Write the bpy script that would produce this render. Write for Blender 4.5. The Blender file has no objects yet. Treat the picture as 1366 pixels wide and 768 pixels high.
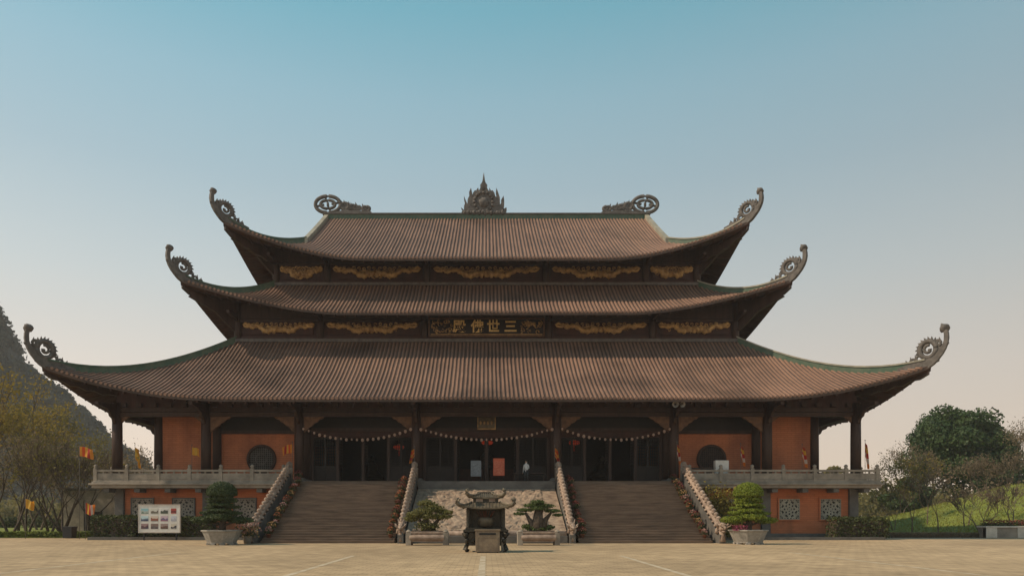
import bpy, math, random
from mathutils import Vector, Matrix, noise
R = math.radians
sc = bpy.context.scene
col = sc.collection
random.seed(7)

# ------------------------------------------------------------------ camera
F, CX, HY, CAMZ, CAMY = 935.0, 649.0, 689.5, 1.7, -56.0      # focal length (photo px), vanishing point, eye height
cam_d = bpy.data.cameras.new('camera'); cam = bpy.data.objects.new('camera', cam_d); col.objects.link(cam)
cam.location = (0, CAMY, CAMZ); cam.rotation_euler = (R(90), 0, 0)
cam_d.sensor_width = 36; cam_d.lens = F/1366*36
cam_d.shift_x = (683-CX)/1366; cam_d.shift_y = (HY-384)/1366
cam_d.clip_end = 6000; sc.camera = cam
# ------------------------------------------------------------------ light
SUN = Vector((-1.0, -0.17, 1.0)).normalized()                # direction towards the sun
el = math.asin(SUN.z)
w = bpy.data.worlds.new('World'); sc.world = w; w.use_nodes = True
nt = w.node_tree; N = nt.nodes; L = nt.links; N.clear()
out = N.new('ShaderNodeOutputWorld'); bg = N.new('ShaderNodeBackground'); L.new(bg.outputs[0], out.inputs[0])
sky = N.new('ShaderNodeTexSky'); sky.sky_type = 'NISHITA'; sky.sun_disc = False
sky.sun_elevation = el; sky.sun_rotation = math.atan2(SUN.x, SUN.y); sky.dust_density = 3; sky.air_density = 1.2
tc = N.new('ShaderNodeTexCoord'); sep = N.new('ShaderNodeSeparateXYZ'); L.new(tc.outputs['Generated'], sep.inputs[0])
rmp = N.new('ShaderNodeValToRGB'); cr = rmp.color_ramp
SKY = [(0.0,(1.0,.80,.61)),(.08,(.94,.77,.62)),(.18,(.82,.74,.65)),(.30,(.60,.66,.66)),(.42,(.405,.55,.615)),(.51,(.305,.52,.615)),(.585,(.18,.465,.575)),(.8,(.16,.34,.44)),(1,(.14,.28,.38))]
while len(cr.elements) < len(SKY): cr.elements.new(.5)
for e, (p, c) in zip(cr.elements, SKY): e.position = p; e.color = (*c, 1)
L.new(sep.outputs['Z'], rmp.inputs[0])
side = N.new('ShaderNodeMapRange'); side.inputs[1].default_value = -.6; side.inputs[2].default_value = .6
side.inputs[3].default_value = 1.12; side.inputs[4].default_value = .82
L.new(sep.outputs['X'], side.inputs[0])
sc_ = N.new('ShaderNodeVectorMath'); sc_.operation = 'SCALE'; L.new(rmp.outputs[0], sc_.inputs[0]); L.new(side.outputs[0], sc_.inputs['Scale'])
s2 = N.new('ShaderNodeVectorMath'); s2.operation = 'SCALE'; s2.inputs['Scale'].default_value = .10; L.new(sky.outputs[0], s2.inputs[0])
mx = N.new('ShaderNodeMix'); mx.data_type = 'RGBA'; mx.inputs[0].default_value = .9
L.new(s2.outputs[0], mx.inputs[6]); L.new(sc_.outputs[0], mx.inputs[7])
L.new(mx.outputs[2], bg.inputs[0]); bg.inputs[1].default_value = 1.0
sd = bpy.data.lights.new('sun', 'SUN'); sd.energy = 4.0; sd.angle = R(1.0); sd.color = (1, .80, .58)
so = bpy.data.objects.new('sun', sd); col.objects.link(so); so.location = (-60, -20, 60)
so.rotation_euler = SUN.to_track_quat('Z', 'Y').to_euler()
sc.view_settings.view_transform = 'Standard'; sc.view_settings.look = 'None'
sc.view_settings.exposure = 0.0; sc.view_settings.gamma = 1
sc.render.engine = 'CYCLES'
sc.cycles.max_bounces = 5; sc.cycles.transparent_max_bounces = 4

# ------------------------------------------------------------------ helpers
def px(x, y, Y):                                              # photo pixel at building depth Y -> point
    s = F/(Y-CAMY); return Vector(((x-CX)/s, Y, CAMZ+(HY-y)/s))
def tag(o, label=None, cat=None, group=None, kind=None):
    if label: o['label'] = label
    if cat: o['category'] = cat
    if group: o['group'] = group
    if kind: o['kind'] = kind
    return o
def empty(name, loc=(0, 0, 0), rz=0, label=None, cat=None, group=None):
    o = bpy.data.objects.new(name, None); col.objects.link(o); o.location = loc; o.rotation_euler = (0, 0, rz)
    o.empty_display_size = .2
    return tag(o, label, cat, group)
KIDS = {}
def copy_tree(o, parent=None, loc=None, rz=None):
    c = o.copy(); col.objects.link(c)
    if parent: c.parent = parent
    if loc is not None: c.location = loc
    if rz is not None: c.rotation_euler = (0, 0, rz)
    for ch in list(KIDS.get(o.name, [])):
        k = copy_tree(ch, c); KIDS.setdefault(c.name, []).append(k)
    return c

class MB:
    def __init__(s): s.v = []; s.f = []; s.sm = []
    def add(s, vs, fs, smooth=False):
        o = len(s.v); s.v += [tuple(p) for p in vs]
        s.f += [tuple(i+o for i in f) for f in fs]; s.sm += [smooth]*len(fs); return s
    def box(s, x0, x1, y0, y1, z0, z1, taper=0):
        t = taper
        s.add([(x0,y0,z0),(x1,y0,z0),(x1,y1,z0),(x0,y1,z0),(x0+t,y0+t,z1),(x1-t,y0+t,z1),(x1-t,y1-t,z1),(x0+t,y1-t,z1)],
              [(0,3,2,1),(4,5,6,7),(0,1,5,4),(1,2,6,5),(2,3,7,6),(3,0,4,7)]); return s
    def lathe(s, prof, c=(0,0,0), n=16, smooth=True, sx=1, sy=1, rot=0, cap=True):
        vs = []; fs = []
        for r, z in prof:
            for i in range(n):
                a = 2*math.pi*i/n+rot; vs.append((c[0]+r*sx*math.cos(a), c[1]+r*sy*math.sin(a), c[2]+z))
        for k in range(len(prof)-1):
            for i in range(n):
                j = (i+1) % n; fs.append((k*n+i, k*n+j, (k+1)*n+j, (k+1)*n+i))
        if cap:
            fs.append(tuple(range(n))[::-1]); fs.append(tuple((len(prof)-1)*n+i for i in range(n)))
        s.add(vs, fs, smooth); return s
    def tube(s, pts, rad, n=6, smooth=True, cap=True):
        pts = [Vector(p) for p in pts]
        if not hasattr(rad, '__len__'): rad = [rad]*len(pts)
        vs = []; fs = []; ref = None
        for k, p in enumerate(pts):
            t = (pts[min(k+1, len(pts)-1)]-pts[max(k-1, 0)])
            t = t.normalized() if t.length > 1e-9 else Vector((0,0,1))
            if ref is None: ref = Vector((0,0,1)) if abs(t.z) < .9 else Vector((1,0,0))
            a = t.cross(ref).normalized(); b = t.cross(a).normalized(); ref = b.cross(t)*1 if False else ref
            for i in range(n):
                an = 2*math.pi*i/n; vs.append(p+(a*math.cos(an)+b*math.sin(an))*rad[k])
        for k in range(len(pts)-1):
            for i in range(n):
                j = (i+1) % n; fs.append((k*n+i, (k+1)*n+i, (k+1)*n+j, k*n+j))
        if cap: fs.append(tuple(range(n))); fs.append(tuple((len(pts)-1)*n+i for i in range(n))[::-1])
        s.add(vs, fs, smooth); return s
    def prism(s, poly, fr, th):                               # fr = (origin, u, v, w): outline in u,v; thickness th along w, centred
        o, u, v, w_ = [Vector(q) for q in fr]
        n = len(poly)
        vs = [o+u*a+v*b-w_*th/2 for a, b in poly]+[o+u*a+v*b+w_*th/2 for a, b in poly]
        from mathutils.geometry import tessellate_polygon
        tris = tessellate_polygon([[Vector((a, b, 0)) for a, b in poly]])
        fs = [tuple(t) for t in tris]+[tuple(n+i for i in reversed(t)) for t in tris]
        fs += [(i, (i+1) % n, n+(i+1) % n, n+i) for i in range(n)]
        s.add(vs, fs); return s
    def blob(s, c, r, seed=0, sub=2, rough=.15, smooth=True):
        vs, fs = ICO[sub]; o = Vector((seed*3.7, seed*1.3, 0)); r = Vector(r)
        out = []
        for p in vs:
            k = 1+rough*noise.noise(p*1.8+o)*2; out.append((c[0]+p.x*r.x*k, c[1]+p.y*r.y*k, c[2]+p.z*r.z*k))
        s.add(out, fs, smooth); return s
    def build(s, name, mat, parent=None, label=None, bevel=0):
        me = bpy.data.meshes.new(name); me.from_pydata(s.v, [], s.f)
        me.polygons.foreach_set('use_smooth', s.sm); me.materials.append(mat); me.update()
        o = bpy.data.objects.new(name, me); col.objects.link(o)
        if parent: o.parent = parent; KIDS.setdefault(parent.name, []).append(o)
        if label: o['label'] = label
        if bevel:
            b = o.modifiers.new('bevel', 'BEVEL'); b.width = bevel; b.segments = 2; b.limit_method = 'ANGLE'
        return o
def _ico():
    import bmesh
    d = {}
    for k in (1, 2, 3):
        bm = bmesh.new(); bmesh.ops.create_icosphere(bm, subdivisions=k, radius=1)
        bm.verts.ensure_lookup_table()
        d[k] = ([v.co.copy() for v in bm.verts], [tuple(v.index for v in f.verts) for f in bm.faces]); bm.free()
    return d
ICO = _ico()

def mat(name, c, rough=.8, c2=None, sc1=1.0, amt=.5, bump=0, bscale=8, metal=0, emit=None, spec=.3, trans=0, obj=True, stretch=None, detail=6, contrast=(.35,.65)):
    m = bpy.data.materials.new(name); m.use_nodes = True; t = m.node_tree; b = t.nodes['Principled BSDF']
    b.inputs['Base Color'].default_value = (*c, 1); b.inputs['Roughness'].default_value = rough
    b.inputs['Metallic'].default_value = metal; b.inputs['Specular IOR Level'].default_value = spec
    tcn = t.nodes.new('ShaderNodeTexCoord'); vec = tcn.outputs['Object']
    if stretch:
        mp = t.nodes.new('ShaderNodeMapping'); mp.inputs['Scale'].default_value = stretch
        t.links.new(vec, mp.inputs[0]); vec = mp.outputs[0]
    if c2 is not None:
        nz = t.nodes.new('ShaderNodeTexNoise'); nz.inputs['Scale'].default_value = sc1; nz.inputs['Detail'].default_value = detail
        nz.inputs['Roughness'].default_value = .62
        t.links.new(vec, nz.inputs['Vector'])
        mr = t.nodes.new('ShaderNodeMapRange'); mr.inputs[1].default_value = contrast[0]; mr.inputs[2].default_value = contrast[1]
        mr.inputs[4].default_value = 1; t.links.new(nz.outputs['Fac'], mr.inputs[0])
        mi = t.nodes.new('ShaderNodeMix'); mi.data_type = 'RGBA'; mi.inputs[6].default_value = (*c, 1); mi.inputs[7].default_value = (*c2, 1)
        t.links.new(mr.outputs[0], mi.inputs[0]); t.links.new(mi.outputs[2], b.inputs['Base Color'])
    if bump:
        nb = t.nodes.new('ShaderNodeTexNoise'); nb.inputs['Scale'].default_value = bscale; nb.inputs['Detail'].default_value = 5
        t.links.new(vec, nb.inputs['Vector'])
        bp = t.nodes.new('ShaderNodeBump'); bp.inputs['Strength'].default_value = bump; bp.inputs['Distance'].default_value = .05
        t.links.new(nb.outputs['Fac'], bp.inputs['Height']); t.links.new(bp.outputs[0], b.inputs['Normal'])
    if emit: b.inputs['Emission Color'].default_value = (*emit[0], 1); b.inputs['Emission Strength'].default_value = emit[1]
    if trans:
        mixs = t.nodes.new('ShaderNodeMixShader'); tl = t.nodes.new('ShaderNodeBsdfTranslucent'); mixs.inputs[0].default_value = trans
        tl.inputs[0].default_value = (*[min(1, q*1.3) for q in c], 1)
        if c2 is not None: t.links.new(mi.outputs[2], tl.inputs[0])
        t.links.new(b.outputs[0], mixs.inputs[1]); t.links.new(tl.outputs[0], mixs.inputs[2])
        t.links.new(mixs.outputs[0], t.nodes['Material Output'].inputs[0])
    return m
M = {
 'wood': mat('dark_wood', (.030,.016,.012), .55, (.055,.030,.022), 3, bump=.2, stretch=(1,1,.15)),
 'wood_red': mat('red_brown_wood', (.060,.022,.016), .6, (.035,.016,.013), 2.5, bump=.2, stretch=(1,1,.3)),
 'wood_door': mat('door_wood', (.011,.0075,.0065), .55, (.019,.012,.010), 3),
 'soffit': mat('soffit_wood', (.060,.028,.018), .7, (.035,.018,.013), 1.2),
 'bracket': mat('bracket_wood', (.17,.088,.045), .6, (.075,.040,.025), 3.5, bump=.5),
 'gold': mat('gilded_carving', (.56,.36,.15), .6, (.24,.14,.06), 2.2, metal=.0, bump=.5, bscale=10),
 'gold_bright': mat('gilt_letter', (.78,.56,.24), .6, (.6,.40,.15), 5),
 'orange': mat('orange_render', (.50,.185,.09), .85, (.27,.105,.062), .5, bump=.1, bscale=20, stretch=(1,1,.6), contrast=(.42,.75)),
 'orange_low': mat('weathered_orange_render', (.50,.165,.072), .85, (.20,.095,.052), .55, bump=.1, bscale=20, stretch=(1,1,.7), contrast=(.50,.78)),
 'stone': mat('grey_stone', (.32,.275,.222), .85, (.17,.148,.122), 1.1, bump=.3, bscale=9, contrast=(.38,.7)),
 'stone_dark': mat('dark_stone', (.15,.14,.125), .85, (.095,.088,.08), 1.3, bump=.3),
 'stone_pale': mat('pale_carved_stone', (.42,.32,.25), .85, (.22,.16,.125), 2.2, bump=.6, bscale=7),
 'step': mat('stair_stone', (.225,.158,.112), .8, (.115,.082,.060), 1.1, bump=.3, stretch=(.55,3,5), contrast=(.36,.66)),
 'roof_orn': mat('roof_ornament_stone', (.155,.14,.128), .8, (.085,.078,.073), 2.5, bump=.6, bscale=6),
 'green': mat('green_ridge_glaze', (.045,.095,.062), .45, (.10,.13,.09), 1.6, bump=.2),
 'verge': mat('lit_ridge_and_lattice', (.36,.34,.27), .7, (.22,.21,.17), 1.4),  # pale tone carries painted sun on the ridges; window lattice shares it
 'relief': mat('carved_slope_stone', (.36,.27,.195), .85, (.15,.105,.08), 2.2, bump=.9, bscale=9, contrast=(.40,.70)),
 'bronze': mat('dark_bronze', (.035,.033,.026), .5, (.065,.055,.04), 4, metal=.5, bump=.5, bscale=14),
 'bronze_lit': mat('lit_bronze', (.17,.14,.095), .55, (.09,.075,.055), 5, metal=.3, bump=.5, bscale=14),  # lit copy of the bronze: light on the roofs is in the colour
 'box_tan': mat('worn_tan_panel', (.25,.19,.125), .6, (.16,.12,.085), 3, bump=.2),
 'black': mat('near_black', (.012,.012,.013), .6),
 'pot': mat('concrete_pot', (.34,.32,.285), .85, (.22,.205,.18), 3, bump=.3),
 'soil': mat('soil', (.06,.042,.03), .95, (.035,.026,.02), 4),
 'bark': mat('bark', (.115,.085,.06), .9, (.045,.035,.028), 6, bump=.6),
 'bark_pale': mat('pale_twig_bark', (.19,.14,.10), .9, (.08,.06,.045), 3, bump=.4),
 'leaf_dark': mat('dark_evergreen_leaf', (.030,.062,.020), .6, (.065,.105,.030), .5, trans=.25),
 'leaf_top': mat('topiary_leaf', (.15,.20,.022), .6, (.22,.26,.03), 2.5, trans=.3),
 'leaf_deep': mat('dark_topiary_leaf', (.042,.066,.024), .6, (.065,.092,.03), 2.5, trans=.25),  # darker green than the other topiary leaf
 'leaf_yellow': mat('yellowing_leaf', (.33,.235,.045), .7, (.17,.14,.04), .35, trans=.5),
 'leaf_olive': mat('olive_leaf', (.22,.185,.05), .7, (.13,.115,.04), .4, trans=.45),
 'leaf_brown': mat('dry_brown_leaf', (.26,.195,.125), .8, (.18,.145,.09), .5, trans=.4),
 'hedge': mat('hedge_leaf', (.040,.055,.020), .7, (.085,.095,.028), 2, trans=.2),
 'bonsai_olive': mat('bonsai_olive_leaf', (.12,.12,.03), .6, (.17,.16,.045), 3, trans=.3),
 'bonsai_green': mat('bonsai_green_leaf', (.06,.092,.024), .6, (.10,.13,.035), 3, trans=.3),
 'bamboo': mat('yellow_shrub_leaf', (.30,.22,.04), .7, (.16,.15,.035), 1.2, trans=.3),
 'grass': mat('grass', (.19,.22,.033), .9, (.12,.14,.026), .7, bump=1.0, bscale=6),
 'grass_tip': mat('grass_blade', (.22,.25,.04), .8, (.24,.22,.06), 1.5, trans=.3),
 'forest': mat('hazed_forest_leaf', (.052,.060,.045), .9, (.085,.088,.062), .05, trans=.15),  # leaf colour greyed so it carries part of the hill's haze
 'rock': mat('karst_rock', (.075,.078,.07), .9, (.04,.045,.04), .06, bump=.6),
 'lantern': mat('paper_lantern', (.62,.50,.42), .7, (.50,.32,.25), 9, trans=.4),
 'cord': mat('cord', (.10,.05,.035), .8),
 'red': mat('red_lantern_cloth', (.55,.05,.02), .6, emit=((1,.10,.03), .06)),
 'pier': mat('pale_pier_stone', (.62,.56,.48), .8, (.48,.43,.36), 3),
 'white': mat('white_paint', (.72,.70,.66), .6, (.6,.57,.52), 3),
 'pinkframe': mat('board_frame', (.52,.47,.42), .6, (.42,.37,.33), 2),
 'darkmetal': mat('dark_metal', (.03,.03,.032), .5),
 'terracotta': mat('terracotta', (.22,.085,.045), .8, (.14,.06,.035), 5),
 'skin': mat('skin', (.42,.26,.18), .6), 'hair': mat('hair', (.012,.010,.009), .5), 'shirt': mat('white_shirt', (.62,.62,.62), .8),
}

def brickify(m, k=.80):
    t = m.node_tree; b = t.nodes['Principled BSDF']; src = b.inputs['Base Color'].links[0].from_socket
    tcn = t.nodes.new('ShaderNodeTexCoord'); sp = t.nodes.new('ShaderNodeSeparateXYZ'); cb = t.nodes.new('ShaderNodeCombineXYZ'); ad = t.nodes.new('ShaderNodeMath')
    t.links.new(tcn.outputs['Object'], sp.inputs[0]); t.links.new(sp.outputs[0], ad.inputs[0]); t.links.new(sp.outputs[1], ad.inputs[1]); t.links.new(ad.outputs[0], cb.inputs[0]); t.links.new(sp.outputs[2], cb.inputs[1])
    br = t.nodes.new('ShaderNodeTexBrick'); br.inputs['Scale'].default_value = 1; br.inputs['Brick Width'].default_value = .62; br.inputs['Row Height'].default_value = .17; br.inputs['Mortar Size'].default_value = .022
    br.inputs['Color1'].default_value = (1,1,1,1); br.inputs['Color2'].default_value = (.88,.88,.88,1); br.inputs['Mortar'].default_value = (k,k,k,1)
    t.links.new(cb.outputs[0], br.inputs['Vector']); mu = t.nodes.new('ShaderNodeVectorMath'); mu.operation = 'MULTIPLY'
    t.links.new(src, mu.inputs[0]); t.links.new(br.outputs['Color'], mu.inputs[1]); t.links.new(mu.outputs[0], b.inputs['Base Color'])
brickify(M['orange'], .74); brickify(M['orange_low'], .84)
# ------------------------------------------------------------------ roof geometry
YC = 20.0
class Roof:
    def __init__(s, ex, ey, z0, H, N, U0, L_, p, ext, q, k, gable=None, cy=YC):
        s.__dict__.update(locals()); del s.__dict__['s']
    def pt(s, n, m, face, dz=0):
        """n = distance in from this eave, m = distance from the near corner along it, face: (fx,fy,which, sign along)"""
        t = max(0, min(1, n/s.N))
        z = s.z0+s.H*(s.k*t+(1-s.k)*t*t)
        mm = max(0, m)
        Nh = s.gable or s.N
        f = max(0, 1-mm/s.L_)**s.p*max(0, 1-n/Nh)**s.q
        z += s.U0*f+dz
        e = s.ext*max(0, 1-mm/(s.L_*.6))**2*max(0, 1-t)
        if m < 0: e *= 1
        which, sg, al = face                                  # 'f' front/back, sg = -1 front, +1 back; al = sign of the along coordinate
        if which == 'f': return Vector((al*(s.ex-m+e), s.cy+sg*(s.ey-n+e), z))
        return Vector((sg*(s.ex-n+e), s.cy+al*(s.ey-m+e), z))
    def row(s, c, face_sg, which, steps, n0=0, dz=0, nmax=None):
        """points going up the roof at along-coordinate c"""
        half = s.ex if which == 'f' else s.ey
        al = 1 if c >= 0 else -1; m = half-abs(c)
        top = s.N
        if s.gable is not None:
            g = s.gable
            if which == 'f': top = s.N if m >= g-1e-6 else m
            else: top = min(g, m)
        else: top = min(s.N, m)
        if nmax: top = min(top, nmax)
        return [s.pt(n0+(top-n0)*i/steps, m, (which, face_sg, al), dz) for i in range(steps+1)], top

def roof_meshes(Rf, pitch, rad, parent, name, th=.22, soff_to=3.3, front_only=False, tilemat=None, soffit=True):
    base = MB(); til = MB(); so_ = MB(); caps = MB()
    for which in ('f', 's'):
        half = Rf.ex if which == 'f' else Rf.ey
        for sg in (-1, 1):
            nc = int(2*half/pitch)
            cs = [-half+.03+(2*half-.06)*i/nc for i in range(nc+1)]
            rows = [Rf.row(c, sg, which, 10) for c in cs]
            # base sheet, in quads between neighbouring rows
            vs = []; fs = []
            for k, (r, top) in enumerate(rows): vs += r
            for k in range(nc):
                if Rf.gable and which == 'f' and abs(rows[k][1]-rows[k+1][1]) > 2: continue
                for i in range(10):
                    a = k*11+i; fs.append((a, a+11, a+12, a+1))
            base.add(vs, fs, True)
            vs2 = [v-Vector((0,0,th)) for v in vs]
            fe = [(k*11, (k+1)*11, (k+1)*11+len(vs), k*11+len(vs)) for k in range(nc)]
            base.add(vs+vs2, fe)                              # fascia
            # cover tiles: half-round ribs
            for k, (r, top) in enumerate(rows):
                if top < .5: continue
                if which == 's' and Rf.gable is None and False: continue
                tang = Vector((1,0,0)) if which == 'f' else Vector((0,1,0))
                nseg = max(2, int(top/.9)); pts, _ = Rf.row(cs[k], sg, which, nseg)
                off = len(til.v); V = []; Fc = []
                jit = random.uniform(-.014, .014); lift_ = random.uniform(-.012, .018)
                for i, p in enumerate(pts):
                    q = pts[min(i+1, nseg)]-pts[max(i-1, 0)]; nrm = tang.cross(q).normalized()
                    if nrm.z < 0: nrm = -nrm
                    for a in (-1, -.5, .5, 1):
                        hh = {1:0, -1:0, .5:1, -.5:1}[a]
                        V.append(p+tang*(a*rad+jit+.008*math.sin(i*1.7+k))+nrm*(hh*rad*.80)+Vector((0,0,lift_*hh)))
                for i in range(nseg):
                    for j in range(3):
                        a = i*4+j; Fc.append((a, a+1, a+5, a+4))
                til.add(V, Fc, False)
                # round end cap of the row
                p = pts[0]; od = Vector((0, sg, 0)) if which == 'f' else Vector((sg, 0, 0))
                c0 = p+od*.05+Vector((0,0,rad*.1))
                vs3 = [c0+tang*math.cos(2*math.pi*i/8)*rad*1.15+Vector((0,0,1))*math.sin(2*math.pi*i/8)*rad*1.15 for i in range(8)]
                vs4 = [v-od*.12 for v in vs3]
                til.add(vs3+vs4, [tuple(range(8))]+[(i, (i+1) % 8, 8+(i+1) % 8, 8+i) for i in range(8)])
            if soffit:
                ns = int(2*half/.9); V = []; Fc = []
                rr = [Rf.row(-half+.05+(2*half-.1)*i/ns, sg, which, 6, n0=0, dz=-th-.28*0, nmax=soff_to+.9)[0] for i in range(ns+1)]
                for k, r in enumerate(rr):
                    for i, v in enumerate(r): V.append(v-Vector((0,0,.20*min(1, i/1.0))))
                for k in range(ns):
                    for i in range(6): a = k*7+i; Fc.append((a, a+1, a+8, a+7))
                so_.add(V, Fc, True)
                for k, r in enumerate(rr):                    # rafters
                    if (r[-1]-r[0]).length < 1: continue
                    tang = Vector((1,0,0)) if which == 'f' else Vector((0,1,0))
                    A = [r[0]-Vector((0,0,.05)), r[3]-Vector((0,0,.22)), r[-1]-Vector((0,0,.22))]
                    od = (r[-1]-r[0]).normalized()*.15; A[0] = A[0]+od
                    V2 = []
                    for p in A: V2 += [p-tang*.07, p+tang*.07, p+tang*.07-Vector((0,0,.16)), p-tang*.07-Vector((0,0,.16))]
                    so_.add(V2, [(a+i, a+(i+1) % 4, a+4+(i+1) % 4, a+4+i) for a in (0,4) for i in range(4)]+[(3,2,1,0)])
    til.v  # joined into the base below
    ro = til.build(name, tilemat or M_TILE, parent)
    b = base.build('tile_bed', M_BED, ro)
    if soffit: so_.build('soffit', M['soffit'], ro)
    return ro

def tile_mat(name, c, c2, c3):
    m = bpy.data.materials.new(name); m.use_nodes = True; t = m.node_tree; b = t.nodes['Principled BSDF']
    b.inputs['Roughness'].default_value = .72; b.inputs['Specular IOR Level'].default_value = .3
    tcn = t.nodes.new('ShaderNodeTexCoord')
    n1 = t.nodes.new('ShaderNodeTexNoise'); n1.inputs['Scale'].default_value = .22; n1.inputs['Detail'].default_value = 5
    n2 = t.nodes.new('ShaderNodeTexNoise'); n2.inputs['Scale'].default_value = 3.2; n2.inputs['Detail'].default_value = 3
    t.links.new(tcn.outputs['Object'], n1.inputs[0]); t.links.new(tcn.outputs['Object'], n2.inputs[0])
    m1 = t.nodes.new('ShaderNodeMapRange'); m1.inputs[1].default_value = .38; m1.inputs[2].default_value = .66; t.links.new(n1.outputs['Fac'], m1.inputs[0])
    m2 = t.nodes.new('ShaderNodeMapRange'); m2.inputs[1].default_value = .5; m2.inputs[2].default_value = 1.0; t.links.new(n2.outputs['Fac'], m2.inputs[0])
    a = t.nodes.new('ShaderNodeMix'); a.data_type = 'RGBA'; a.inputs[6].default_value = (*c,1); a.inputs[7].default_value = (*c2,1); t.links.new(m1.outputs[0], a.inputs[0])
    a2 = t.nodes.new('ShaderNodeMix'); a2.data_type = 'RGBA'; a2.inputs[7].default_value = (*c3,1); t.links.new(a.outputs[2], a2.inputs[6]); t.links.new(m2.outputs[0], a2.inputs[0])
    mp = t.nodes.new('ShaderNodeMapping'); mp.inputs['Scale'].default_value = (2.6, .16, .16); t.links.new(tcn.outputs['Object'], mp.inputs[0])
    n3 = t.nodes.new('ShaderNodeTexNoise'); n3.inputs['Scale'].default_value = 1; n3.inputs['Detail'].default_value = 4; t.links.new(mp.outputs[0], n3.inputs[0])
    m3 = t.nodes.new('ShaderNodeMapRange'); m3.inputs[1].default_value = .3; m3.inputs[2].default_value = .7; m3.inputs[3].default_value = .86; m3.inputs[4].default_value = 1.12; t.links.new(n3.outputs['Fac'], m3.inputs[0])
    n4 = t.nodes.new('ShaderNodeTexNoise'); n4.inputs['Scale'].default_value = .13; n4.inputs['Detail'].default_value = 3; t.links.new(tcn.outputs['Object'], n4.inputs[0])
    m4_ = t.nodes.new('ShaderNodeMapRange'); m4_.inputs[1].default_value = .30; m4_.inputs[2].default_value = .44; m4_.inputs[3].default_value = .55; m4_.inputs[4].default_value = 1; t.links.new(n4.outputs['Fac'], m4_.inputs[0])
    mu = t.nodes.new('ShaderNodeMath'); mu.operation = 'MULTIPLY'; t.links.new(m3.outputs[0], mu.inputs[0]); t.links.new(m4_.outputs[0], mu.inputs[1])
    vs_ = t.nodes.new('ShaderNodeVectorMath'); vs_.operation = 'SCALE'; t.links.new(a2.outputs[2], vs_.inputs[0]); t.links.new(mu.outputs[0], vs_.inputs['Scale'])
    t.links.new(vs_.outputs[0], b.inputs['Base Color'])
    return m
M_TILE = tile_mat('clay_roof_tile', (.262,.153,.106), (.200,.118,.084), (.13,.088,.07))
M_BED = tile_mat('clay_tile_bed', (.10,.066,.052), (.078,.053,.043), (.048,.036,.031))
M_CAP = tile_mat('clay_tile_end', (.17,.105,.078), (.12,.078,.062), (.24,.17,.13))

R1 = Roof(32.8, 23.3, 10.63, 6.9, 10.4, 2.45, 15, 2.5, .40, 1.25, .72)
R2 = Roof(25.7, 16.2, 19.2, 4.25, 6.0, 2.7, 13.5, 1.65, .30, 1.55, .8)
R3 = Roof(22.75, 14.2, 24.55, 9.50, 14.2, 3.15, 12, 1.8, .35, 1.5, .93, gable=5.45)

# ================================================================== ground
def sheet(name, x0, x1, y0, y1, z, m, nx=1, ny=1, fn=None):
    b = MB(); vs = []; fs = []
    for j in range(ny+1):
        for i in range(nx+1):
            x = x0+(x1-x0)*i/nx; y = y0+(y1-y0)*j/ny; vs.append((x, y, z+(fn(x, y) if fn else 0)))
    for j in range(ny):
        for i in range(nx): a = j*(nx+1)+i; fs.append((a, a+1, a+nx+2, a+nx+1))
    b.add(vs, fs, bool(fn)); return tag(b.build(name, m), kind='structure')
M['earth'] = mat('garden_earth', (.085,.085,.035), .95, (.06,.05,.03), .12, bump=.5)
sheet('ground', -520, 520, -150, 430, -.03, M['earth'])
# plaza paving
pm = bpy.data.materials.new('plaza_paving'); pm.use_nodes = True; t = pm.node_tree; b = t.nodes['Principled BSDF']; b.inputs['Roughness'].default_value = .9; b.inputs['Specular IOR Level'].default_value = .15
tcn = t.nodes.new('ShaderNodeTexCoord')
br = t.nodes.new('ShaderNodeTexBrick'); br.inputs['Scale'].default_value = 1; br.inputs['Brick Width'].default_value = .42; br.inputs['Row Height'].default_value = .40
br.inputs['Mortar Size'].default_value = .022; br.inputs['Mortar Smooth'].default_value = .3; br.inputs['Color1'].default_value = (.455,.338,.208,1); br.inputs['Color2'].default_value = (.43,.318,.197,1); br.inputs['Mortar'].default_value = (.34,.252,.160,1)
t.links.new(tcn.outputs['Object'], br.inputs['Vector'])
n1 = t.nodes.new('ShaderNodeTexNoise'); n1.inputs['Scale'].default_value = .10; n1.inputs['Detail'].default_value = 8; n1.inputs['Roughness'].default_value = .65
t.links.new(tcn.outputs['Object'], n1.inputs['Vector'])
mr = t.nodes.new('ShaderNodeMapRange'); mr.inputs[1].default_value = .3; mr.inputs[2].default_value = .7; mr.inputs[3].default_value = .74; mr.inputs[4].default_value = 1.22
t.links.new(n1.outputs['Fac'], mr.inputs[0])
nb2 = t.nodes.new('ShaderNodeTexNoise'); nb2.inputs['Scale'].default_value = 1.3; nb2.inputs['Detail'].default_value = 7; t.links.new(tcn.outputs['Object'], nb2.inputs['Vector'])
mr2 = t.nodes.new('ShaderNodeMapRange'); mr2.inputs[1].default_value = .3; mr2.inputs[2].default_value = .65; mr2.inputs[3].default_value = .72; mr2.inputs[4].default_value = 1.08; t.links.new(nb2.outputs['Fac'], mr2.inputs[0])
mm = t.nodes.new('ShaderNodeMath'); mm.operation = 'MULTIPLY'; t.links.new(mr.outputs[0], mm.inputs[0]); t.links.new(mr2.outputs[0], mm.inputs[1])
vm = t.nodes.new('ShaderNodeVectorMath'); vm.operation = 'SCALE'; t.links.new(br.outputs['Color'], vm.inputs[0]); t.links.new(mm.outputs[0], vm.inputs['Scale'])
t.links.new(vm.outputs[0], b.inputs['Base Color'])
bp = t.nodes.new('ShaderNodeBump'); bp.inputs['Strength'].default_value = .5; bp.inputs['Distance'].default_value = .01
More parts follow.
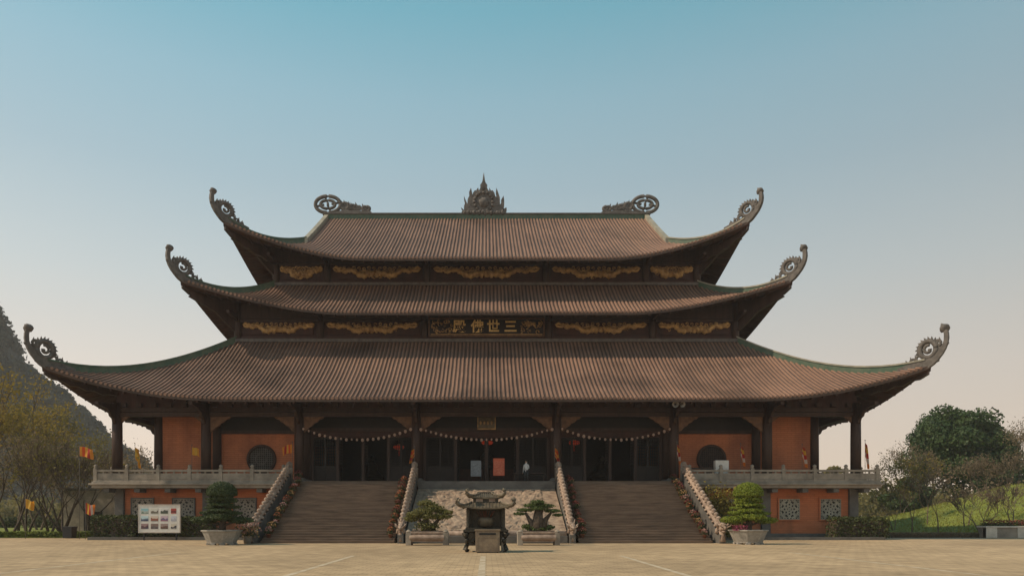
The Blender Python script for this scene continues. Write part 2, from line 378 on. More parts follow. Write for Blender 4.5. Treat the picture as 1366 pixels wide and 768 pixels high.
t.links.new(br.outputs['Fac'], bp.inputs['Height']); bp.invert = True; t.links.new(bp.outputs[0], b.inputs['Normal'])
sheet('plaza', -90, 120, -120, 1.6, 0, pm)
M['line'] = mat('pale_paving_strip', (.50,.42,.31), .9, (.37,.29,.19), 1.5, contrast=(.42,.62))
def strip(x0, y0, x1, y1, wd):
    d = Vector((x1-x0, y1-y0, 0)).normalized(); n = Vector((-d.y, d.x, 0))*wd/2
    a, c = Vector((x0, y0, .004)), Vector((x1, y1, .004))
    b = MB().add([a-n, a+n, c+n, c-n], [(0, 3, 2, 1)]); tag(b.build('paving_line', M['line']), kind='structure')
strip(-.15, -56, -.15, -25.5, .22)
strip(-5.65, -60, -5.9, -25, .20); strip(5.7, -60, 5.95, -25, .20)
strip(-14.5, -60, -14.9, -22, .18); strip(14.3, -60, 14.7, -22, .18)
# ================================================================== hills and mound
def hillH(x):
    pts = [(-420,120),(-330,132),(-260,118),(-235,102),(-231,93),(-226,87),(-223.5,72),(-216,68),(-206,62),(-193,50),(-181,39),(-163,24),(-140,12),(-110,5),(-60,0)]
    if x <= pts[0][0]: return pts[0][1]
    for (a, ha), (c, hc) in zip(pts, pts[1:]):
        if x <= c: return ha+(hc-ha)*(x-a)/(c-a)
    return 0
def hill(x, y):
    d = (y-274)/(60 if y > 274 else 42)
    return max(0, hillH(x)*max(0, 1-abs(d)**1.7)+noise.noise(Vector((x*.05, y*.05, 0)))*3*min(1, hillH(x)/20)+noise.noise(Vector((x*.13, y*.10, 5)))*4*min(1, hillH(x)/20))
sheet('hill', -480, -60, 170, 360, -.5, M['rock'], 120, 60, hill)
b = MB()
rnd = random.Random(3)
def leaf_quad(b, p, s, rnd, n=None):
    a = Vector((rnd.gauss(0,1), rnd.gauss(0,1), rnd.gauss(0,1))).normalized()
    if n is not None: a = (a*.9+n).normalized()
    u = a.orthogonal().normalized(); u = Matrix.Rotation(rnd.random()*6.28, 3, a) @ u; v = a.cross(u)
    k = rnd.uniform(.5, .85)
    b.add([p-u*s, p-v*s*k, p+u*s, p+v*s*k], [(0,1,2,3)])
for i in range(11000):
    x = rnd.uniform(-262, -125); y = rnd.uniform(225, 285)
    h = hill(x, y)
    if h < 3: continue
    c = Vector((x, y, h-.3)); r = rnd.uniform(1.5, 3.6)
    if rnd.random() < .25 and -262 < x < -214: continue
    for k in range(12):
        d = Vector((rnd.gauss(0,1), rnd.gauss(0,1), abs(rnd.gauss(0,1)))).normalized()
        leaf_quad(b, c+d*r*rnd.uniform(.6,1.1), r*.30, rnd, d)
tag(b.build('hill_forest', M['forest']), 'hazy green forest covering the steep hill at the left', 'forest', kind='stuff')
def mound(x, y):
    u = (x-44.5)/17; v = (y-24)/22
    h = 6.0*max(0, min(1, u))**1.0*(1 if u < 1 else 1)*math.exp(-(v*v)*(1 if y < 24 else 1.3))
    return h*(.92+.12*noise.noise(Vector((x*.08, y*.08, 2))))*min(1, max(0, (y-3.5)/4))
sheet('lawn_mound', 41, 150, 3.0, 90, -.02, M['grass'], 70, 50, mound)
sheet('lawn', -90, -31.6, 2.2, 60, .03, M['grass'], 10, 6, lambda x, y: .25*math.sin(x*.3)*min(1, (y-2.2)/5)+.2*min(1, (y-2.2)/5))
b = MB()
for _ in range(26000):
    x = rnd.uniform(41.5, 82); y = rnd.uniform(3.6, 42); z = mound(x, y)-.02; a = rnd.random()*6.28; h = rnd.uniform(.08,.24); q = Vector((math.cos(a), math.sin(a), 0))*.06
    p = Vector((x, y, z)); b.add([p-q, p+q, p+Vector((rnd.gauss(0,.05), rnd.gauss(0,.05), h))], [(0,1,2)])
tag(b.build('grass_tufts', M['grass_tip']), 'uneven green grass growing on the mound at the right', 'grass', kind='stuff')
sheet('path', 31, 41, 1.6, 60, -.004, M['stone'])

# ================================================================== the temple hall
T = empty('temple_hall', (0, 0, 0), label='huge temple hall with three tiers of curved brown tile roofs and orange walls', cat='temple')
FZ = 4.5
XS = [5.6, 14.95, 22.4, 29.5]
# podium and terrace
MB().box(-30.85, 30.85, -1.3, 41.3, 3.98, FZ).build('terrace', M['stone'], T, bevel=.05)
MB().box(-31.0, 31.0, -1.45, 41.45, 4.22, 4.36).build('terrace_moulding', M['stone'], T, bevel=.03)
wb = MB()
wb.box(-29.3, 29.3, .1, 39.9, 0, 3.975)
wb.build('podium_wall', M['orange_low'], T)
MB().box(-29.45, 29.45, -.05, 40.05, -.02, .42).build('podium_base', M['stone_dark'], T)
for sx in (-1, 1):
    for X in (29.3, 22.3, 15.9):
        MB().box(sx*X-.36, sx*X+.36, -.14, .5, 0, 3.97).build('pillar', M['stone_dark'], T, bevel=.03)
# carved square podium windows
def lattice_window():
    f = MB(); a = .82
    for (x0, x1, z0, z1) in ((-a-.1, a+.1, a, a+.1), (-a-.1, a+.1, -a-.1, -a), (-a-.1, -a, -a, a), (a, a+.1, -a, a)): f.box(x0, x1, -.06, .06, z0, z1)
    g = MB(); n = 26; c = 2*a/n
    def hole(x, z):
        r_ = math.hypot(x, z); th_ = math.atan2(z, x); q = abs(((th_/(math.pi/4)) % 1)-.5)
        if .10 < r_ < .17 and q < .3: return True
        if .30 < r_ < .42 and q > .26: return True
        if .50 < r_ < .66 and q < .26: return True
        X_, Z_ = abs(x)/a, abs(z)/a
        if max(X_, Z_) > .9: return False
        return max(X_, Z_) > .70 and ((X_*9+.4) % 1 < .5) and ((Z_*9+.4) % 1 < .5) or (X_ > .62 and Z_ > .62 and (X_+Z_)*5 % 1 < .45)
    for ix in range(n):
        for iz in range(n):
            x, z = -a+c*(ix+.5), -a+c*(iz+.5)
            if not hole(x, z): g.box(x-c/2, x+c/2, -.035, .03, z-c/2, z+c/2)
    bk = MB().box(-a, a, .04, .05, -a, a)
    return f, g, bk
for sx in (-1, 1):
    for X in (27.0, 23.9+.0, 19.2):
        X = {27.0: 27.5, 23.9: 24.2, 19.2: 19.3}[X]
        f, g, bk = lattice_window()
        for q in (f, g, bk): q.v = [(v[0]+sx*X, v[1]+.02, v[2]+2.35) for v in q.v]
        wo = f.build('podium_window', M['stone_dark'] if sx < 0 else M['orange_low'], T)
        g.build('carved_lattice', M['verge'] if sx > 0 else M['stone'], wo); bk.v = [(v[0], v[1]+.03, v[2]) for v in bk.v]; bk.build('window_back', M['black'], wo)
# terrace balustrades (left, right, sides)
def balustrade(x0, x1, y0, y1, parent):
    d = Vector((x1-x0, y1-y0, 0)); Ln = d.length; d.normalize(); n = max(1, round(Ln/2.4)); w_ = Vector((-d.y, d.x, 0)); o = Vector((x0, y0, FZ))
    b = MB()
    def bar(a, c, z0, z1, th):
        P = [o+d*a-w_*th, o+d*c-w_*th, o+d*c+w_*th, o+d*a+w_*th]
        b.add([p+Vector((0,0,z0)) for p in P]+[p+Vector((0,0,z1)) for p in P], [(0,3,2,1),(4,5,6,7),(0,1,5,4),(1,2,6,5),(2,3,7,6),(3,0,4,7)])
    bar(0, Ln, .002, .14, .12); bar(0, Ln, .16, .64, .06); bar(0, Ln, .76, .92, .10)
    for k in range(n*4+1): bar(max(0, Ln*k/(n*4)-.06), min(Ln, Ln*k/(n*4)+.06), .64, .76, .05)
    ro = b.build('terrace_balustrade', M['stone'], parent)
    for k in range(n+1):
        p = o+d*(Ln*k/n); q = MB().box(p.x-.14, p.x+.14, p.y-.14, p.y+.14, FZ+.003, FZ+1.0)
        q.lathe([(.13,1.0),(.17,1.04),(.10,1.09),(.16,1.18),(.13,1.27),(.02,1.34)], (p.x, p.y, FZ), 8)
        q.build('balustrade_post', M['stone'], ro)
balustrade(-30.6, -15.9, -1.1, -1.1, T); balustrade(15.9, 30.6, -1.1, -1.1, T)
balustrade(-30.6, -30.6, 1.3, 41, T); balustrade(30.6, 30.6, 1.3, 41, T)
# carved brackets under the terrace
b = MB()
for sx in (-1, 1):
    for X in (17.8, 20.2, 22.6, 25, 27.4, 29.8): b.box(sx*X-.22, sx*X+.22, -1.1, 0, 3.66, 3.975)
b.build('terrace_corbels', M['stone_dark'], T)
# columns
colprof = [(.52,0),(.52,.14),(.44,.2),(.40,.34),(.40,5.9),(.36,6.1)]
def column(x, y, z, h, r=.40, name='column', m='wood'):
    k = r/.40; b = MB().lathe([(.40*k, .28), (.395*k, h*.5), (.37*k, h)], (x, y, z), 18)
    o = b.build(name, M[m], T)
    MB().lathe([(.62*k,0),(.62*k,.1),(.50*k,.16),(.54*k,.24),(.42*k,.32)], (x, y, z), 18).build('column_base', M['stone_dark'], o)
for sx in (-1, 1):
    for X in XS: column(sx*X, 0, FZ, 6.3)
    for Y in (7.1, 14, 20, 26, 32.9, 40): column(sx*29.5, Y, FZ, 6.3)
    for X in XS[:3]: column(sx*X, 2.25, FZ, 6.9, .36)
    column(sx*27.25, 2.25, FZ, 6.9, .34)
# beams along the front and sides
for (x0, x1, y0, y1) in ((-29.5, 29.5, -.2, .2), (-29.7, -29.3, .2, 40), (29.3, 29.7, .2, 40)):
    MB().box(x0, x1, y0, y1, 9.72, 10.05).box(x0, x1, y0+.04, y1-.04, 10.10, 10.42).build('eave_beam', M['wood'], T)
MB().box(-29.5, 29.5, -.10, .10, 10.42, 11.9).build('eave_board', M['wood_red'], T)
for sx in (-1, 1): MB().box(sx*29.5-.1, sx*29.5+.1, .12, 40, 10.42, 11.9).build('eave_board', M['wood_red'], T)
# row of small dark bracket blocks above the beam and outward arms on the columns
b = MB()
for i in range(-24, 25): b.box(i*1.2-.2, i*1.2+.2, -.42, -.12, 10.45, 10.75)
b.build('bracket_blocks', M['wood'], T)
allc = [-x for x in XS[::-1]]+XS
for X in allc:
    q = MB()
    q.prism([(0,0),(-3.0,.18),(-3.0,.42),(-1.4,.5),(0,.75)], ((X, 0, 10.05), (0,1,0), (0,0,1), (1,0,0)), .28)
    q.prism([(0,-1.0),(-.25,-.85),(-.4,-.55),(-.75,-.42),(-.9,-.15),(-1.35,0),(-1.35,.1),(0,.1)], ((X, -.3, 10.05), (0,1,0), (0,0,1), (1,0,0)), .22)
    q.build('cantilever_arm', M['wood'], T)
def side_arm(Y, sx):
    q = MB()
    q.prism([(0,0),(3.0,.18),(3.0,.42),(1.4,.5),(0,.75)], ((sx*29.5, Y, 10.05), (sx,0,0), (0,0,1), (0,1,0)), .28)
    q.prism([(0,-1.0),(.25,-.85),(.4,-.55),(.75,-.42),(.9,-.15),(1.35,0),(1.35,.1),(0,.1)], ((sx*29.8, Y, 10.05), (sx,0,0), (0,0,1), (0,1,0)), .22)
    q.build('cantilever_arm', M['wood'], T)
for sx in (-1, 1):
    for Y in (7.1, 14, 20, 26, 32.9): side_arm(Y, sx)
# cloud brackets in the angles between column and beam
BR = [(.3,0),(2.0,0),(1.85,-.16),(1.62,-.22),(1.45,-.42),(1.2,-.52),(1.05,-.72),(.82,-.84),(.62,-1.08),(.45,-1.16),(.3,-1.35)]
for i, X in enumerate(allc):
    for sg in (-1, 1):
        if (i == 0 and sg < 0) or (i == 7 and sg > 0): continue
        kb = .4 if (i in (0, 7) or (i == 1 and sg < 0) or (i == 6 and sg > 0)) else 1
        q = MB().prism([((.3+(a-.3)*kb)*sg, z*kb) for a, z in BR], ((X, .02, 9.71), (1,0,0), (0,0,1), (0,1,0)), .18)
        q.build('corner_bracket', M['bracket'], T)
for sx in (-1, 1):
    for Y in (0, 7.1, 14, 20, 26):
        for sg in (-1, 1):
            if Y == 0 and sg < 0: continue
            MB().prism([((.3+(a-.3)*.4)*sg, z*.4) for a, z in BR], ((sx*29.5, Y, 9.71), (0,1,0), (0,0,1), (1,0,0)), .18).build('corner_bracket', M['bracket'], T)
# walls behind the veranda
for sx in (-1, 1):
    a, c = sorted((sx*27.25, sx*22.4)); MB().box(a, c, 2.25, 2.65, FZ, 11.2).build('wall', M['orange'], T)
    a, c = sorted((sx*22.4, sx*14.95)); MB().box(a+.001, c-.001, 2.38, 2.75, FZ, 8.62).build('wall', M['orange'], T)
    MB().box(a, c, 2.2, 2.5, 8.63, 8.9).build('lintel', M['wood'], T)
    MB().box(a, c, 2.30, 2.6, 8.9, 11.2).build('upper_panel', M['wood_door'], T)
    a, c = sorted((sx*27.25, sx*26.85)); MB().box(a, c, 2.66, 37.8, FZ, 11.2).build('wall', M['orange'], T)
    # round window with lattice
    c0 = Vector((sx*18.72, 2.36, 6.52))
    ring = MB(); n = 40
    prof = [(1.00,0),(1.00,-.16),(1.20,-.20),(1.24,0)]
    vs = []; fs = []
    for i in range(n):
        a = 2*math.pi*i/n
        for r, y in prof: vs.append(c0+Vector((r*math.cos(a), y, r*math.sin(a))))
    for i in range(n):
        for j in range(3): fs.append((i*4+j, i*4+j+1, ((i+1) % n)*4+j+1, ((i+1) % n)*4+j))
    ring.add(vs, fs, True); ro = ring.build('round_window', M['wood'], T)
    MB().add([c0+Vector((1.0*math.cos(2*math.pi*i/n), -.03, 1.0*math.sin(2*math.pi*i/n))) for i in range(n)], [tuple(range(n))]).build('window_back', M['black'], ro)
    lt = MB()
    for k in range(-5, 6):
        h = math.sqrt(max(0, .98-(k*.17)**2))
        lt.box(c0.x+k*.17-.022, c0.x+k*.17+.022, c0.y-.10, c0.y-.07, c0.z-h, c0.z+h)
        lt.box(c0.x-h, c0.x+h, c0.y-.115, c0.y-.102, c0.z+k*.17-.022, c0.z+k*.17+.022)
    lt.tube([c0+Vector((.45*math.cos(a*math.pi/12), -.11, .45*math.sin(a*math.pi/12))) for a in range(25)], .035, 5)
    lt.build('lattice', M['stone_dark'] if sx < 0 else M['wood'], ro)
MB().box(-27.25, 27.25, 37.8, 38.1, FZ, 11.2).build('wall', M['orange'], T)
MB().box(-14.95, 14.95, 2.2, 2.5, 8.85, 9.1).build('lintel', M['wood'], T)
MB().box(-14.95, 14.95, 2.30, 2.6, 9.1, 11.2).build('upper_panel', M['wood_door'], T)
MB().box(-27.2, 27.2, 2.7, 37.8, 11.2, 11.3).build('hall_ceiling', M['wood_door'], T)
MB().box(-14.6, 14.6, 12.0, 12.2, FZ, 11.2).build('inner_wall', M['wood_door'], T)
# lower frieze under the door lintel
MB().box(-14.95, 14.95, 2.34, 2.44, 8.35, 8.85).build('door_frieze', M['wood_red'], T)
# door posts and folding door leaves (some open, dark inside)
def door_leaf(x, w_, ang):
    L_ = MB(); h = 3.7
    z = FZ+.12
    for a0, a1 in ((0, .1), (w_-.1, w_)): L_.box(a0, a1, -.04, .04, 0, h)
    for z0, z1 in ((0, .15), (1.25, 1.37), (h-.14, h)): L_.box(.1, w_-.1, -.035, .035, z0, z1)
    L_.box(.1, w_-.1, -.01, .01, .15, 1.25)
    for k in range(1, 5): L_.box(.1+(w_-.2)*k/5-.015, .1+(w_-.2)*k/5+.015, -.02, .02, 1.37, h-.14)
    for k in range(1, 9): L_.box(.1, w_-.1, -.0185, .0185, 1.37+2.19*k/9-.015, 1.37+2.19*k/9+.015)
    m4 = Matrix.Translation((x, 2.45, z)) @ Matrix.Rotation(ang, 4, 'Z')
    L_.v = [tuple(m4 @ Vector(v)) for v in L_.v]
    L_.build('door_leaf', M['wood_door'], T)
bays = [(-14.5, -6.05), (-5.15, 5.15), (6.05, 14.5)]
for a, c in bays:
    n = 4
    for k in range(n+1):
        x = a+(c-a)*k/n; MB().box(x-.11, x+.11, 2.3, 2.55, FZ, 8.35).build('door_post', M['wood'], T)
    for k in range(n):
        x0 = a+(c-a)*k/n+.12; wd = ((c-a)/n-.24)/2
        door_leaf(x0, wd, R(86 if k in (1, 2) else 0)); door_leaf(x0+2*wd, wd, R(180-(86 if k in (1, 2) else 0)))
# gilded plaque above the middle door
p0, p1 = px(638, 571, 1.9), px(660, 553, 1.9)
pl = MB().box(p0.x, p1.x, 1.9, 2.0, p0.z, p1.z).build('door_plaque', M['bronze_lit'], T, bevel=.03)
b = MB()
for (x0, x1, z0, z1) in ((p0.x-.08, p1.x+.08, p1.z, p1.z+.1), (p0.x-.08, p1.x+.08, p0.z-.1, p0.z), (p0.x-.08, p0.x, p0.z, p1.z), (p1.x, p1.x+.08, p0.z, p1.z)): b.box(x0, x1, 1.86, 2.02, z0, z1)
for k in range(4): b.blob((p0.x+.2+k*.3, 1.9, (p0.z+p1.z)/2-.1), (.1,.05,.18), k, 1)
b.build('frame', M['gold'], pl)
# dim altar inside
b = MB().box(-3.4, 3.4, 10.4, 11.6, FZ, 5.7).box(-2.6, 2.6, 10.8, 11.7, 5.7, 6.3); b.build('altar', M['wood_red'], T)
for x in (-11, 0, 11):
    b = MB().lathe([(1.0,0),(1.15,.15),(.85,.5),(.55,.8),(.6,1.2),(.35,1.5),(.15,1.6),(.28,1.75),(.3,1.95),(.15,2.15),(.02,2.3)], (x, 11.2, 6.3 if x == 0 else 5.4), 16)
    b.build('altar_statue', M['bronze'], T)

# upper storeys
def storey(Xs, Y0, Yd, z0, z1, zp0, zp1):
    hx = Xs[-1]
    MB().box(-hx, hx, Y0+.1, Yd, z0, z1).build('upper_wall', M['wood_red'], T)
    for (za, zb, dd) in ((z0, zp0-.12, .12), (zp1+.08, zp1+.34, .14), (zp1+.40, z1, .10)):
        MB().box(-hx, hx, Y0-dd, Y0+.099, za, zb).build('beam', M['wood'] if za > z0 else M['wood_red'], T)
    for X in [-x for x in Xs[::-1]]+list(Xs):
        b = MB().lathe([(.33,0),(.33,z1-z0)], (X, Y0, z0), 14); b.build('column', M['wood'], T)
        q = MB().prism([(0,0),(-2.4,.16),(-2.4,.4),(-1.2,.5),(0,.7)], ((X, Y0, zp1+.1), (0,1,0), (0,0,1), (1,0,0)), .26)
        q.build('cantilever_arm', M['wood'], T)
    for sx in (-1, 1):                                         # diagonal strut that carries the corner
        q = MB(); d = Vector((sx, -1, 0))
        q.prism([(0,-.35),(0,.9),(2.9,1.75),(3.1,1.45),(1.5,.6),(.9,-.1),(.3,-.75),(0,-.9)], ((sx*hx, Y0, zp1), d, (0,0,1), Vector((1, sx, 0)).normalized()), .3)
        q.build('corner_strut', M['wood'], T)
storey((5.6, 14.95, 22.4), 7.1, 32.9, 16.6, 20.9, 18.05, 19.15)
storey((5.6, 14.95, 19.75), 9.8, 30.2, 22.8, 26.6, 24.0, 25.15)

# gilded carvings in the bays
def carving(x0, x1, Y, z0, z1, seed, fade=False):
    """a pair of cloud-tailed beasts facing a central medallion, in relief"""
    rn = random.Random(seed); cx = (x0+x1)/2; hw = (x1-x0)/2*.93; H = z1-z0; b = MB()
    bd = MB().box(x0+.35, x1-.35, Y-.03, Y+.02, z0, z1)
    panel = bd.build('carved_panel', M['wood_red'], T)
    for sg in (-1, 1):
        pts = []; rr = []
        for i in range(27):
            t_ = i/26; x = cx+sg*hw*(.05+.95*t_)
            z = z0+H*(.24+.58*t_**1.1+.14*math.sin(t_*13+.6))
            if t_ > .78: z = z0+H*(.80-.20*math.sin((t_-.78)*14))
            pts.append((x, Y-.08, z)); rr.append(H*(.22*(1-t_)**.7+.075)*(1+.28*math.sin(i*2.1)))
        b.tube(pts, rr, 6)
        for k in range(int(4+hw*1.0)):
            t_ = rn.uniform(.02, .72); x = cx+sg*hw*t_; z = z0+H*(.30+.42*t_+rn.uniform(-.2,.30))
            z = max(z0+H*.12, min(z0+H*.86, z)); r = H*rn.uniform(.12,.20)*(1.15-t_*.5)
            a0 = rn.random()*6.28
            b.tube([(x+r*math.cos(a0+q*.8)*(1-q*.08), Y-.10, z+r*math.sin(a0+q*.8)*(1-q*.08)) for q in range(8)], [r*.30*(1-q*.09) for q in range(8)], 5)
        for k in range(int(3+hw*1.1)):                         # scrolls along the top edge
            t_ = .06+.80*k/int(3+hw*1.1); x = cx+sg*hw*t_; z = z0+H*(.80+.05*math.sin(k*2.1)); r = H*.14
            b.tube([(x+sg*r*math.cos(q*.75)*(1-q*.09), Y-.09, z+r*math.sin(q*.75)*(1-q*.09)) for q in range(9)], [H*.055*(1-q*.06) for q in range(9)], 5)
            if k % 2 == 0: b.tube([(x, Y-.08, z-H*.1), (x-sg*hw*.03, Y-.09, z-H*.3), (x-sg*hw*.07, Y-.08, z0+H*(.3+.45*t_))], [H*.03, H*.06, H*.04], 5)
        for k in range(3):                                     # streaming cloud tails
            t_ = .74+.1*k; x = cx+sg*hw*t_; z = z0+H*(.60+.08*k)
            b.tube([(x-sg*hw*.12, Y-.07, z-H*.05), (x, Y-.08, z+H*.16), (x+sg*hw*.06, Y-.08, z+H*.02), (x+sg*hw*.02, Y-.08, z-H*.08)], [H*.09, H*.14, H*.10, H*.04], 5)
        b.prism([(0,0),(sg*hw*.16,.02),(sg*hw*.30,H*.26),(sg*hw*.22,H*.20),(sg*hw*.20,H*.34),(sg*hw*.12,H*.24),(sg*hw*.08,H*.36),(0,H*.25)], ((cx+sg*hw*.12, Y-.07, z0+H*.42), (1,0,0), (0,0,1), (0,1,0)), .10)
    b.blob((cx, Y-.08, z0+H*.40), (H*.26, .10, H*.28), seed, 2, .3)
    b.build('gilded_relief', M['gold'], panel)
    return panel
XX2 = [-22.4,-14.95,-5.6,5.6,14.95,22.4]; XX3 = [-19.75,-14.95,-5.6,5.6,14.95,19.75]
for i in range(5):
    a, c = XX2[i], XX2[i+1]
    if i != 2: carving(a+.3, c-.3, 7.08, 18.12, 19.22, 11+i)
    a, c = XX3[i], XX3[i+1]; carving(a+.3, c-.3, 9.78, 24.0, 25.22, 31+i)
# name board with the four gilt characters
nb = MB().box(-5.1, 5.1, 6.82, 6.97, 17.98, 19.42).build('name_board', M['wood_door'], T)
b = MB()
for (x0, x1, z0, z1) in ((-5.2,5.2,19.42,19.52),(-5.2,5.2,17.86,17.98),(-5.2,-5.1,17.98,19.42),(5.1,5.2,17.98,19.42)): b.box(x0, x1, 6.76, 6.99, z0, z1)
b.build('frame', M['bracket'], nb)
b = MB(); rn = random.Random(5)
for sg in (-1, 1):
    for k in range(26):
        x = sg*rn.uniform(3.1, 4.85); z = rn.uniform(18.15, 19.25); r = rn.uniform(.08,.17); a0 = rn.random()*6.28
        b.tube([(x+r*math.cos(a0+q*.8), 6.79, z+r*math.sin(a0+q*.8)) for q in range(7)], [r*.45*(1-q*.1) for q in range(7)], 5)
b.build('gilded_relief', M['gold'], nb)
b = MB().box(-5.0, 5.0, 6.78, 6.81, 18.03, 18.10).build('gilded_rail', M['gold'], nb)
for ch, pxx in zip('殿佛世三', (613, 637, 658, 681)):
    cu = bpy.data.curves.new('gilt_character', 'FONT'); cu.body = ch; cu.size = 1.18; cu.align_x = 'CENTER'; cu.align_y = 'CENTER'; cu.extrude = .04; cu.offset = .026
    to = bpy.data.objects.new('gilt_character', cu); col.objects.link(to)
    to.rotation_euler = (R(90), 0, 0); to.location = ((pxx-649)/14.85, 6.76, 18.70)
    bpy.context.view_layer.update()
    me = bpy.data.meshes.new_from_object(to.evaluated_get(bpy.context.evaluated_depsgraph_get())); me.materials.clear(); me.materials.append(M['gold_bright'])
    o = bpy.data.objects.new('gilt_character', me); o.location = to.location; o.rotation_euler = to.rotation_euler; col.objects.link(o); o.parent = nb; o['label'] = 'gilt character '+ch
    bpy.data.objects.remove(to)

# roofs
ro1 = roof_meshes(R1, .33, .10, T, 'lower_roof', th=.26)
ro2 = roof_meshes(R2, .33, .10, T, 'middle_roof', th=.26, soff_to=3.0)
ro3 = roof_meshes(R3, .33, .10, T, 'upper_roof', th=.26, soff_to=3.0)
MB().box(-24.5, 24.5, 2.7, 37.3, 12.2, 12.3).build('lower_roof_deck', M['wood_door'], T)

def hip_points(Rf, sx, sy, n0, n1, steps, dz=0):
    return [Rf.pt(n0+(n1-n0)*i/steps, n0+(n1-n0)*i/steps, ('f', sy, sx), dz) for i in range(steps+1)]
def ridge_ribbon(b, pts, wd, h, z0=-.1):
    """a ridge of square section following pts"""
    vs = []; n = len(pts)
    for i, p in enumerate(pts):
        t_ = pts[min(i+1, n-1)]-pts[max(i-1, 0)]; w_ = Vector((-t_.y, t_.x, 0)).normalized()*wd/2
        for (k, z) in ((-1, z0), (1, z0), (1, h), (-1, h)): vs.append(p+w_*k+Vector((0,0,z)))
    fs = [(i*4+j, i*4+(j+1) % 4, i*4+4+(j+1) % 4, i*4+4+j) for i in range(n-1) for j in range(4)]
    b.add(vs, fs+[(0,1,2,3), ((n-1)*4+3, (n-1)*4+2, (n-1)*4+1, (n-1)*4)])
def hip(Rf, sx, sy, parent, n1, orn):
    pts = hip_points(Rf, sx, sy, .25, n1, 16)
    b = MB(); ridge_ribbon(b, pts, .34, .40); r = b.build('hip_ridge', M['green'], parent)
    b = MB(); ridge_ribbon(b, [p+Vector((0,0,.401)) for p in pts], .48, .12, 0); b.build('hip_ridge', M['green'] if sy*sx != 0 and sx < 0 else M['verge'], parent)  # right-hand caps painted pale as if sunlit, left ones green
    # carved rafter under the corner with a stepped, scalloped lower edge
    A = hip_points(Rf, sx, sy, .1, 5.2, 14, -.42)
    o = A[0]; u = Vector((-sx, -sy, 0)); poly = []
    for p in A: poly.append(((p-o).x*-sx, (p-o).z))
    low = []
    for i, p in enumerate(A):
        d_ = .25+1.05*min(1, i/8); low.append(((p-o).x*-sx, (p-o).z-d_-.14*(i % 2)))
    poly = poly+low[::-1]
    MB().prism(poly, (o, u, (0,0,1), Vector((sy, -sx, 0)).normalized()), .32).build('hip_rafter', M['wood'], parent)
    # corner ornament, in the vertical plane of the hip; p outward in metres of x, v up
    c = Rf.pt(0, 0, ('f', sy, sx)); k = orn
    fr = (c, Vector((sx, sy, 0))*k/(1+Rf.ex/(56+YC-Rf.ey)), Vector((0,0,1))*k, Vector((sy, -sx, 0)).normalized())
    g = MB()
    body = [(-.25,-.30),(.25,0),(.61,.36),(.98,.80),(1.23,1.23),(1.38,1.65),(1.45,2.1),(1.42,2.5),(1.35,2.75),(1.02,2.7),(1.08,2.3),(1.06,1.84),(.96,1.55),(.80,1.35),(.55,1.0),
            (.30,.72),(.05,.55),(-.35,.50),(-.8,.48),(-1.3,.36),(-1.8,.28),(-2.4,.12),(-2.9,0),(-2.9,-.45),(-1.6,-.35)]
    g.prism(body, fr, .36)
    g.blob(c+fr[1]*1.10+fr[2]*2.92, (.40*k,.30*k,.36*k), 3, 2, .3)
    def ring(cu, cv, r, th, a0=0, a1=6.2832, sh=1.0, n=22):
        pts_ = []
        for i in range(n+1):
            a = a0+(a1-a0)*i/n; q = r*(1-(1-sh)*i/n); pts_.append(c+fr[1]*(cu+q*math.cos(a))+fr[2]*(cv+q*math.sin(a)))
        g.tube(pts_, [th*k]*(n+1), 6)
    ring(-.30, 1.32, .70, .22); ring(-.30, 1.32, .38, .14, 1.2, 6.4, .55); g.blob(c+fr[1]*-.2+fr[2]*1.28, (.13*k,.13*k,.13*k), 1, 1)
    for i in range(15):                                       # flame spikes round the volute
        a = -1.0+i*.30; r0, r1 = .74, 1.14
        bx, bz = -.25+r0*math.cos(a), 1.28+r0*math.sin(a); tx, tz = -.25+r1*math.cos(a+.22), 1.28+r1*math.sin(a+.22)
        nx, nz = -math.sin(a)*.2, math.cos(a)*.2
        g.prism([(bx-nx, bz-nz), (bx+nx, bz+nz), (tx, tz)], fr, .2)
    ring(.52, 1.72, .26, .13, -1.2, 3.4); ring(-1.05, .62, .26, .12, 0, 4.2); ring(-1.6, .46, .20, .10, 0, 4.0); ring(-2.15, .30, .15, .08, 0, 4.0)
    for pu, pv in ((-1.0,1.0),(-1.3,.85),(-1.7,.72),(-2.1,.5),(.75,2.1)):
        g.prism([(pu-.12,pv-.25),(pu+.12,pv-.25),(pu-.1,pv+.14)], fr, .18)
    # carved lumps along the body
    for i in range(9): g.blob(c+fr[1]*(1.25-.4*i if i > 3 else 1.3-.28*i)+fr[2]*(1.6-.45*i if i < 4 else .25), (.15*k,.26*k,.14*k), i, 1, .3)
    g.build('corner_ornament', M['roof_orn'], parent)
for Rf, ro, n1, k in ((R1, ro1, 10.3, .88), (R2, ro2, 5.9, .82), (R3, ro3, 5.4, .78)):
    for sx in (-1, 1):
        for sy in (-1, 1): hip(Rf, sx, sy, ro, n1, k)
# junction ridges where lower roofs meet the storey above
b = MB(); b.box(-22.6, 22.6, 6.75, 7.0, 17.40, 17.68).box(-22.9, -22.5, 7, 33, 17.3, 17.7).box(22.5, 22.9, 7, 33, 17.3, 17.7); b.build('junction_ridge', M['roof_orn'], ro1)
b = MB(); b.box(-19.9, 19.9, 9.45, 9.7, 23.36, 23.62).box(-20.2, -19.8, 9.7, 30, 23.3, 23.65).box(19.8, 20.2, 9.7, 30, 23.3, 23.65); b.build('junction_ridge', M['roof_orn'], ro2)
